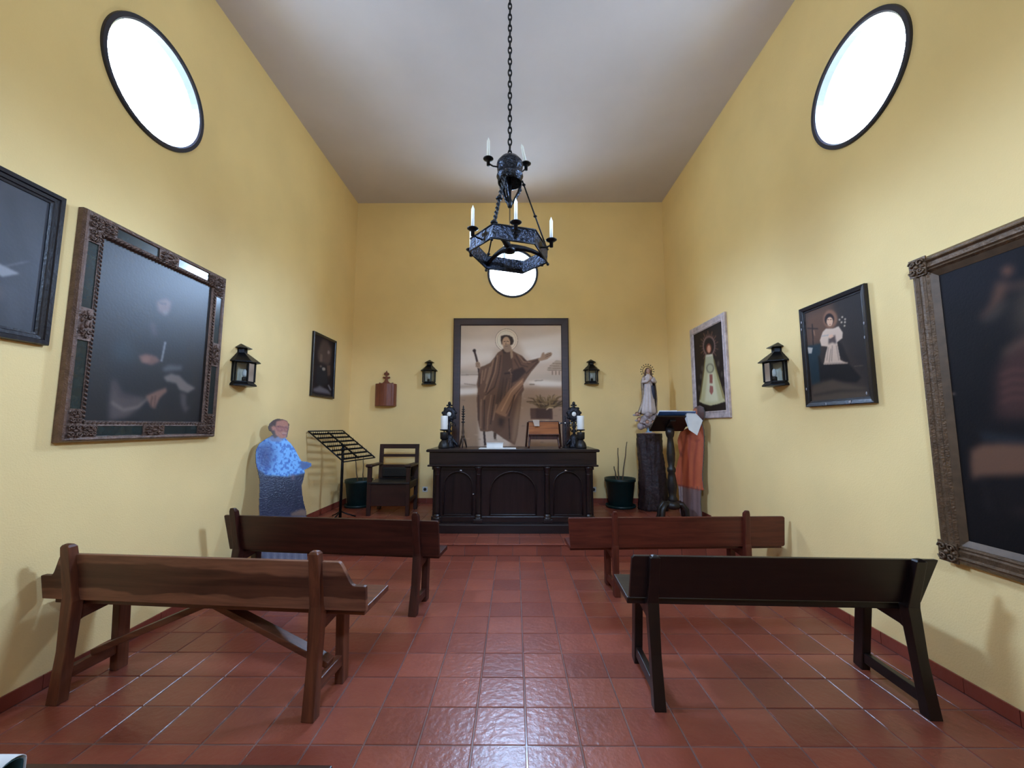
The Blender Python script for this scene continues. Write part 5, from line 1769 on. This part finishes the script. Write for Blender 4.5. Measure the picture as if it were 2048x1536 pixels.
# ------------------------------------------------------------------ statue
SX, SY, SZ = 1.985, 5.97, STEP2_Z + HT + 0.002
sta = thing('religious_statue', 'white robed statue of a praying woman with starry halo on the stump', 'statue', (SX, SY, SZ))
M['robe'] = plain('ivory_robe', (206, 188, 182), 0.42, var=0.1, scale=18)
M['mantle'] = plain('gold_grey_mantle', (150, 130, 112), 0.4, 0.2, var=0.35, scale=35)
M['mantle_blue'] = plain('dark_blue_lining', (44, 44, 62), 0.5)
M['skin'] = plain('painted_skin', (196, 150, 126), 0.45, var=0.05)
M['hair'] = plain('brown_hair', (92, 62, 44), 0.5)
M['halo'] = plain('gilded_halo', (150, 120, 72), 0.35, 0.7)
M['star'] = plain('dark_star', (64, 54, 42), 0.4, 0.5)
M['cloud'] = plain('cloud_grey_pink', (176, 158, 156), 0.5, var=0.25, scale=30)
M['palecloud'] = plain('cloud_blue', (150, 172, 190), 0.5, var=0.1, scale=30)
def draped(name, secs, folds, amp, material, parent, n=40, a0=0.0, a1=2 * PI, seed=1):
    """lofted drapery: secs = (cx, cy, rx, ry, z); folds modulate the radius"""
    rs_ = random.Random(seed)
    p0, p1 = rs_.uniform(0, 6), rs_.uniform(0, 6)
    full = abs(a1 - a0 - 2 * PI) < 1e-6
    m = n if full else n + 1
    vs_, fs_ = [], []
    for j, (cx, cy, rx, ry, z_) in enumerate(secs):
        t = j / (len(secs) - 1)
        for k in range(m):
            a = a0 + (a1 - a0) * k / n
            f = 1 + amp * (1 - 0.7 * t) * (math.sin(folds * a + p0 + 0.8 * t) + 0.5 * math.sin((folds * 1.7) * a + p1))
            vs_.append((cx + rx * f * math.cos(a), cy + ry * f * math.sin(a), z_))
    for j in range(len(secs) - 1):
        for k in range(n):
            l = (k + 1) % m
            fs_.append((j * m + k, j * m + l, (j + 1) * m + l, (j + 1) * m + k))
    if full:
        fs_.append(list(range(m))[::-1])
        fs_.append([(len(secs) - 1) * m + k for k in range(m)])
    o = MB().add(vs_, fs_, True).build(name, material, parent)
    sb = o.modifiers.new('soft', 'SUBSURF')
    sb.levels = sb.render_levels = 1
    if not full:
        so = o.modifiers.new('thick', 'SOLIDIFY')
        so.thickness = 0.006
    return o
draped('robe', [(0.0, 0, 0.125, 0.095, 0.27), (0.0, 0, 0.112, 0.088, 0.34), (0.005, 0, 0.09, 0.075, 0.46), (0.008, 0, 0.078, 0.066, 0.58), (0.01, 0, 0.068, 0.058, 0.68), (0.01, 0, 0.06, 0.05, 0.74), (0.012, 0, 0.07, 0.055, 0.80), (0.012, 0, 0.066, 0.048, 0.84), (0.014, 0, 0.03, 0.03, 0.865), (0.014, 0, 0.022, 0.022, 0.885)], 9, 0.06, M['robe'], sta, seed=3)
# mantle: open at the front, swinging to the viewer's right
draped('mantle', [(-0.02, 0.02, 0.15, 0.10, 0.28), (0.0, 0.02, 0.125, 0.095, 0.38), (0.03, 0.015, 0.11, 0.09, 0.5), (0.022, 0.012, 0.108, 0.086, 0.62), (0.014, 0.01, 0.112, 0.08, 0.72), (0.012, 0.008, 0.10, 0.07, 0.80), (0.012, 0.006, 0.075, 0.055, 0.85), (0.014, 0.01, 0.042, 0.04, 0.88)], 7, 0.05, M['mantle'], sta, a0=-0.55, a1=PI + 0.55, seed=5)
draped('mantle_fold', [(0.075, -0.045, 0.012, 0.01, 0.50), (0.072, -0.05, 0.022, 0.014, 0.56), (0.065, -0.055, 0.03, 0.016, 0.64), (0.06, -0.05, 0.022, 0.014, 0.69), (0.055, -0.05, 0.012, 0.01, 0.71)], 3, 0.05, M['mantle_blue'], sta, n=16)
b = MB()
for s in (-1, 1):
    b.tube([(0.014 + s * 0.068, -0.01, 0.82), (0.014 + s * 0.088, -0.035, 0.755), (0.014 + s * 0.05, -0.075, 0.765), (0.018 + s * 0.012, -0.085, 0.79)], [0.026, 0.028, 0.024, 0.016], n=8)
b.build('sleeves', M['robe'], sta)
b = MB()
for s in (-1, 1):
    b.ball((0.018 + s * 0.006, -0.09, 0.805), 0.007, 0.009, 0.022, n=8, m=6)
b.build('praying_hands', M['skin'], sta)
# head with face
hd = MB()
hd.ball((0.014, -0.006, 0.925), 0.032, 0.036, 0.042, n=20, m=14)
hd.ball((0.014, -0.042, 0.92), 0.005, 0.007, 0.008, n=8, m=6)
hd.ball((0.014, -0.034, 0.893), 0.012, 0.010, 0.010, n=8, m=6)
hd.tube([(0.014, -0.002, 0.9), (0.014, 0.0, 0.87)], 0.016, n=8)
head = hd.build('head', M['skin'], sta)
for s in (-1, 1):
    MB().ball((0.014 + s * 0.012, -0.038, 0.93), 0.004, 0.003, 0.002, n=8, m=6).build('eye', M['dark_hole'], head)
MB().ball((0.014, -0.040, 0.9045), 0.007, 0.004, 0.002, n=8, m=6).build('mouth', plain('lips', (150, 84, 76), 0.5), head)
hr = MB()
hr.ball((0.014, 0.008, 0.935), 0.041, 0.038, 0.044, n=16, m=10)
for s in (-1, 1):
    hr.tube([(0.014 + s * 0.034, -0.006, 0.94), (0.014 + s * 0.042, -0.004, 0.90), (0.014 + s * 0.048, -0.004, 0.86), (0.014 + s * 0.05, -0.006, 0.825)], [0.014, 0.016, 0.015, 0.008], n=8)
hr.build('hair', M['hair'], sta)
ha = MB()
pts = [(0.014 + 0.068 * math.cos(math.radians(a)), 0.03, 0.935 + 0.068 * math.sin(math.radians(a))) for a in range(-40, 225, 12)]
ha.tube(pts, 0.006, n=6)
halo = ha.build('halo', M['halo'], sta)
for k in range(12):
    a = math.radians(-30 + k * 240 / 11)
    c0 = (0.014 + 0.07 * math.cos(a), 0.03, 0.935 + 0.07 * math.sin(a))
    c1 = (0.014 + 0.098 * math.cos(a), 0.03, 0.935 + 0.098 * math.sin(a))
    b = MB().tube([c0, c1], 0.0022, n=5)
    b.ball(c1, 0.0085, 0.006, 0.0085, n=6, m=4)
    b.build('star', M['star'], halo)
cb = MB()
rs = random.Random(9)
for k in range(44):
    a = rs.uniform(0, 2 * PI)
    r = rs.uniform(0.02, 0.12)
    zz = rs.uniform(0.10, 0.30)
    cb.ball((r * math.cos(a) * 1.6 * (0.5 + zz * 2), r * math.sin(a) * 0.8, zz), rs.uniform(0.032, 0.055), n=10, m=7)
tag(cb.build('cloud_base', M['cloud'], sta))
MB().lathe([(0.055, 0.0), (0.06, 0.012), (0.045, 0.02), (0.03, 0.04), (0.035, 0.07), (0.07, 0.12), (0.09, 0.16)], 20).build('cloud_foot', M['palecloud'], sta)
MB().box(-0.08, 0.07, -0.06, 0.06, 0.0, 0.014).build('base_block', M['skin'], sta, bevel=0.004)
for (x, y, z_) in ((-0.185, -0.05, 0.28), (-0.16, -0.06, 0.20), (-0.06, -0.115, 0.165), (0.03, -0.12, 0.16), (0.11, -0.085, 0.2), (0.18, -0.04, 0.30)):
    ch_ = MB().ball((x, y, z_), 0.026, 0.026, 0.03, n=12, m=8)
    ch_.ball((x, y - 0.026, z_ - 0.003), 0.005, n=6, m=4)
    c_ = ch_.build('cherub_head', M['skin'], sta)
    MB().ball((x, y + 0.006, z_ + 0.008), 0.028, 0.025, 0.028, n=10, m=7).build('cherub_hair', M['hair'], c_)
    wg = MB()
    for s in (-1, 1):
        wg.ball((x + s * 0.034, y + 0.01, z_ - 0.012), 0.026, 0.007, 0.016, n=10, m=6)
    wg.build('cherub_wings', M['cloud'], c_)

# ------------------------------------------------------------------ lectern with open book
LX, LY = 2.02, 5.265
lt = thing('lectern', 'dark carved lectern on a turned column in front of the orange robed figure', 'lectern', (LX, LY, STEP2_Z), 0.0)
def lz(z): return z - STEP2_Z
# board: high edge towards the room, low edge towards the back wall
LB = [(-0.17, lz(1.575)), (0.13, lz(1.385)), (0.14, lz(1.403)), (-0.16, lz(1.593))]
MB().prism(LB, 'x', -0.225, 0.225).build('desk_board', WLE['x'], lt, bevel=0.004)
MB().prism([(0.115, lz(1.41)), (0.135, lz(1.398)), (0.155, lz(1.43)), (0.135, lz(1.442))], 'x', -0.225, 0.225).build('book_ledge', WLE['x'], lt, bevel=0.003)
MB().beam((0, -0.12, lz(1.53)), (0, 0.08, lz(1.40)), 0.07, 0.03).build('board_bracket', WLE['y'], lt, bevel=0.004)
MB().lathe([(0.055, lz(0.50)), (0.06, lz(0.53)), (0.045, lz(0.56)), (0.05, lz(0.62)), (0.062, lz(0.70)), (0.05, lz(0.80)), (0.04, lz(0.86)), (0.052, lz(0.88)), (0.052, lz(0.91)), (0.036, lz(0.94)), (0.048, lz(1.02)), (0.052, lz(1.10)), (0.042, lz(1.22)), (0.034, lz(1.30)), (0.048, lz(1.33)), (0.055, lz(1.37)), (0.05, lz(1.43))], 20).build('column', WLE['z'], lt)
b = MB().lathe([(0.04, lz(0.40)), (0.085, lz(0.42)), (0.10, lz(0.45)), (0.085, lz(0.48)), (0.06, lz(0.51))], 20)
b.build('column_foot', WLE['z'], lt)
for k in range(4):
    a = (0.35, PI - 0.35, PI + 0.35, -0.35)[k]
    ca, sa = math.cos(a), math.sin(a)
    pts = [(0.03 * ca, 0.03 * sa, lz(0.46)), (0.11 * ca, 0.11 * sa, lz(0.47)), (0.16 * ca, 0.16 * sa, lz(0.40)), (0.165 * ca, 0.165 * sa, lz(0.33)), (0.185 * ca, 0.185 * sa, lz(0.286)), (0.21 * ca, 0.21 * sa, lz(0.277))]
    MB().tube(pts, [0.034, 0.036, 0.034, 0.03, 0.026, 0.016], n=8).build('claw_leg', WLE['z'], lt)
# open book on the board
ob = thing('open_book', 'open blue covered book with white loose page lying on the lectern', 'book', (LX, LY, 1.40), 0.0)
sl = math.atan2(0.19, -0.30)          # slope of the board seen from the side
def on_board(x, s, lift):
    """x across, s from the low edge (0) to the high edge (0.355), lift along the board's normal; local to the book root"""
    uy, uz = -0.845, 0.535
    ny, nz_ = 0.535, 0.845
    return (x, 0.128 + uy * s + ny * lift, 0.012 + uz * s + nz_ * lift)
def slab(x0, x1, s0, s1, l0, l1):
    vs_ = [on_board(x, s, l) for l in (l0, l1) for s in (s0, s1) for x in (x0, x1)]
    return MB().add(vs_, [(0, 2, 3, 1), (4, 5, 7, 6), (0, 1, 5, 4), (2, 6, 7, 3), (0, 4, 6, 2), (1, 3, 7, 5)])
slab(-0.20, 0.26, 0.05, 0.40, 0.008, 0.014).build('cover', M['bluecover'], ob)
slab(-0.195, 0.030, 0.055, 0.395, 0.014, 0.036).build('page_block', M['white'], ob, bevel=0.003)
slab(0.034, 0.254, 0.055, 0.395, 0.014, 0.026).build('page_block', M['white'], ob, bevel=0.003)
pg = MB()
q0 = [on_board(0.15, 0.38, 0.026), on_board(0.255, 0.37, 0.03), (0.335, -0.21, 0.125), (0.255, -0.215, -0.06), (0.16, -0.20, 0.01), on_board(0.14, 0.30, 0.024)]
pg.add(q0, [(0, 1, 2, 4), (4, 2, 3), (0, 4, 5)])
o = pg.build('loose_page', M['white'], ob)
md = o.modifiers.new('thick', 'SOLIDIFY'); md.thickness = 0.001

# ------------------------------------------------------------------ painted cutout figures

_cp, _sp, _cy, _sy = math.cos(PITCH), math.sin(PITCH), math.cos(YAW), math.sin(YAW)
cF = Vector((-_sy * _cp, _cy * _cp, _sp)); cR = Vector((_cy, _sy, 0)); cU = cR.cross(cF)
def at_plane(x, y, P, N):
    """survey helper: the point of the panel's plane that the photo shows at pixel (x, y)"""
    d = cF + cR * ((x - 1024) / FPX) - cU * ((y - 768) / FPX)
    o_ = Vector((0, 0, CH))
    return o_ + d * ((P - o_).dot(N) / d.dot(N))

def cutout(name, label, P, N, outline, paint_fn, res, thick, material, backm, relief=None, group=None, floor_z=0.0):
    """flat figure cut from board: traced outline on the plane (P, N), real size, with thickness"""
    N = N.normalized()
    T = Vector((-N.y, N.x, 0)).normalized()
    V = N.cross(T)
    if V.z < 0: V = -V
    def loc2(px): 
        q = at_plane(px[0], px[1], P, N) - P
        return (q.dot(T), q.dot(V))
    pts = [loc2(p_) for p_ in outline]
    xs = [p_[0] for p_ in pts]; zs = [p_[1] for p_ in pts]
    x0, x1, z0, z1 = min(xs), max(xs), min(zs), max(zs)
    w_, h_ = int((x1 - x0) / res), int((z1 - z0) / res)
    pt = Paint(w_, h_, (80, 80, 90))
    U = lambda l: [((a - x0) / (x1 - x0), (z1 - b_) / (z1 - z0)) for a, b_ in (loc2(p_) for p_ in l)]
    paint_fn(pt, U)
    keep = pt.mask([((a - x0) / (x1 - x0), (z1 - b_) / (z1 - z0)) for a, b_ in pts]) > 0.5
    keep &= (P.z + (z1 - (np.arange(h_)[:, None] + 1) / h_ * (z1 - z0)) * V.z) > floor_z + 0.006
    rel = None
    if relief is not None:
        m = pt._soft(keep.astype(float), 0.03)
        rel = relief * np.sqrt(np.clip((m - 0.35) / 0.65, 0, 1)) + relief * 0.35 * (pt.a.mean(axis=2) / 255 - 0.4)
    me = canvas_mesh(name, pt, x0, x1, z0, z1, 0.0, keep, rel)
    rt = thing(name, label, 'cutout figure', P, 0.0, group)
    mt = Matrix((T, -N, V)).transposed()      # local x -> T, local -y -> N, local z -> V
    rt.rotation_euler = mt.to_euler()
    o_ = link('painted_face', me, material, rt)
    # board body behind the print
    me2 = canvas_mesh('board', Paint(w_, h_, (120, 100, 80)), x0, x1, z0, z1, 0.0012, keep)
    o2 = link('board', me2, backm, rt)
    sd = o2.modifiers.new('thick', 'SOLIDIFY')
    sd.thickness = thick
    sd.offset = -1
    return rt, (x0, x1, z0, z1)

# --- left: glossy printed figure leaning against the left wall
M['gloss_print'] = painted('glossy_laminated_print', 0.2, bump=0.2, bscale=60, spec=0.07)
M['board'] = plain('grey_board', (120, 112, 104), 0.8)
PL = Vector((-2.40, 4.13, 1.088))
NL = Vector((0.752, -0.593, 0.29))
zz = lambda l: [(490 + a / 6.98, 820 + b_ / 6.98) for a, b_ in l]
outl = zz([(350, 180), (400, 140), (450, 122), (520, 128), (580, 150), (615, 200), (610, 250), (600, 290), (585, 370), (560, 395), (620, 450), (690, 540), (740, 640), (785, 715), (860, 722), (925, 745), (925, 775), (880, 805), (822, 835), (828, 880), (812, 960), (786, 1050), (792, 1150), (815, 1290), (848, 1410), (852, 1500), (860, 1900), (870, 2340), (190, 2340), (200, 1900), (205, 1430), (200, 1300), (208, 1100), (205, 960), (185, 860), (160, 760), (148, 640), (158, 550), (200, 470), (280, 410), (350, 370), (395, 340), (370, 300), (335, 280), (328, 230)])
def paintL(p, U):
    p.a[:] = (50, 50, 68)
    p.noise(0.18, (10, 6), 31)
    p.poly(U(zz([(130, 400), (620, 380), (930, 720), (930, 830), (830, 880), (600, 930), (300, 910), (150, 800)])), (118, 178, 236), 1, 0.004)  # blue jacket, its colour brightened to imitate the window's highlight
    n_ = vnoise(p.h, p.w, (64, 30), 77)
    p.blend(p.mask(U(zz([(130, 400), (620, 380), (930, 720), (930, 830), (830, 880), (600, 930), (300, 910), (150, 800)]))) * np.clip((n_ - 0.47) * 9, 0, 1), (58, 96, 176), 0.75)
    p.poly(U(zz([(150, 480), (330, 420), (420, 600), (300, 900), (180, 820)])), (30, 40, 92), 0.8, 0.03)
    p.poly(U(zz([(330, 380), (420, 350), (560, 395), (480, 450), (350, 430)])), (116, 124, 156), 0.9, 0.006)
    p.poly(U(zz([(780, 715), (925, 745), (925, 775), (822, 835), (760, 800)])), (84, 104, 150), 1, 0.004)
    p.line(U(zz([(420, 960), (440, 1200)])), 0.012, (36, 36, 48), 0.8)
    p.line(U(zz([(620, 900), (600, 1380)])), 0.012, (44, 44, 58), 0.7)
    p.line(U(zz([(300, 1000), (290, 1400)])), 0.012, (72, 72, 90), 0.6)
    p.poly(U(zz([(640, 900), (700, 900), (690, 980), (650, 990)])), (110, 92, 104), 0.7, 0.006)
    # lower robe: pale, striped
    p.poly(U(zz([(150, 1490), (900, 1490), (900, 2400), (150, 2400)])), (128, 130, 150), 1, 0.004)
    for k in range(14):
        x_ = 220 + k * 48
        p.line(U(zz([(x_, 1500), (x_ + 6, 2340)])), 0.01, (92, 94, 116) if k % 2 else (172, 174, 190), 0.7)
    p.poly(U(zz([(640, 1440), (790, 1380), (860, 1400), (860, 1480), (640, 1480)])), (120, 96, 84), 0.9, 0.006)
    # head
    p.poly(U(zz([(320, 160), (450, 110), (630, 140), (630, 240), (420, 400), (330, 300)])), (84, 62, 54), 1, 0.003)
    p.poly(U(zz([(440, 160), (540, 140), (600, 170), (606, 250), (596, 310), (575, 390), (500, 400), (430, 350), (410, 280), (385, 290), (370, 240), (400, 220), (425, 240)])), (176, 116, 94), 1, 0.003)
    p.line(U(zz([(430, 235), (520, 240), (600, 260)])), 0.006, (110, 60, 60), 0.8)
    p.ring(*U(zz([(485, 262)]))[0], 0.05, 0.017, 0.004, (96, 60, 66), 0.9)
    p.ring(*U(zz([(575, 268)]))[0], 0.032, 0.017, 0.004, (96, 60, 66), 0.9)
    p.poly(U(zz([(430, 250), (600, 265), (590, 290), (430, 285)])), (150, 88, 84), 0.5, 0.006)
    p.line(U(zz([(520, 345), (570, 345)])), 0.006, (130, 70, 70), 0.9)
    p.line(U(zz([(548, 270), (560, 310)])), 0.006, (140, 84, 72), 0.9)
    p.line(U(zz([(520, 330), (580, 330)])), 0.012, (196, 160, 150), 0.5)
figL, ext = cutout('cutout_figure', 'glossy cutout of a bespectacled man in blue leaning against the left wall', PL, NL, outl, paintL, 0.0042, 0.012, M['gloss_print'], M['board'])

# --- right: wooden relief figure in an orange chasuble
M['matt_paint'] = painted('matt_painted_wood', 0.5, bump=0.15, bscale=50)
PR = Vector((2.317, 5.335, 1.005))
NR_ = Vector((-0.8, -0.6, 0.0))
zr = lambda l: [(1200 + a / 4.389, 700 + b_ / 4.389) for a, b_ in l]
outr = zr([(812, 540), (830, 505), (870, 488), (905, 505), (918, 550), (912, 600), (890, 640), (905, 690), (912, 760), (908, 900), (895, 1100), (908, 1230), (885, 1228), (880, 1330), (895, 1560), (715, 1560), (705, 1400), (700, 1300), (690, 1190), (672, 1130), (668, 1060), (690, 960), (705, 920), (690, 860), (684, 790), (705, 720), (760, 690), (820, 660), (838, 610), (815, 590)])
def paintR(p, U):
    p.a[:] = (186, 88, 54)
    p.noise(0.12, (9, 5), 33)
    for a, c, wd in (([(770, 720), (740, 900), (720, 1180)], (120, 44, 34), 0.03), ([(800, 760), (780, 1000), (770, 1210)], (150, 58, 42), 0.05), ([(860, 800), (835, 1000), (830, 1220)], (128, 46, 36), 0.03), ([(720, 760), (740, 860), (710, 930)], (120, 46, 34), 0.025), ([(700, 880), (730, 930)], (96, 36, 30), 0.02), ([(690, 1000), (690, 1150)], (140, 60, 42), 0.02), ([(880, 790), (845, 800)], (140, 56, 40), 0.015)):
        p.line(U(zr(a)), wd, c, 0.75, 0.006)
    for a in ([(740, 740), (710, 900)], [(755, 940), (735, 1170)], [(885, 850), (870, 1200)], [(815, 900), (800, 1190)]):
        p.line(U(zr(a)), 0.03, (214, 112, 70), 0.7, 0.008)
    p.line(U(zr([(690, 1185), (780, 1205), (908, 1235)])), 0.012, (130, 60, 50), 0.9)
    p.poly(U(zr([(680, 1190), (780, 1212), (912, 1238), (912, 1460), (660, 1460)])), (124, 96, 92), 1, 0.003)
    for k in range(9):
        x_ = 705 + k * 22
        p.line(U(zr([(x_, 1200), (x_ + 4, 1450)])), 0.02, (208, 200, 200) if k < 2 else ((96, 70, 68) if k % 2 else (146, 116, 110)), 0.8, 0.002)
    p.poly(U(zr([(805, 500), (860, 480), (930, 500), (930, 620), (880, 650), (830, 620), (800, 590)])), (84, 50, 40), 1, 0.003)
    p.poly(U(zr([(806, 545), (830, 508), (858, 520), (860, 570), (845, 610), (815, 595)])), (178, 104, 74), 1, 0.003)
    p.line(U(zr([(818, 545), (832, 545)])), 0.006, (70, 40, 34), 0.9)
    p.line(U(zr([(815, 580), (832, 582)])), 0.006, (120, 56, 50), 0.9)
figR, ext = cutout('cutout_figure', 'orange robed priest cutout with dark hair standing by the right wall', PR, NR_, outr, paintR, 0.0045, 0.014, M['matt_paint'], M['board'], relief=0.022, floor_z=STEP2_Z)
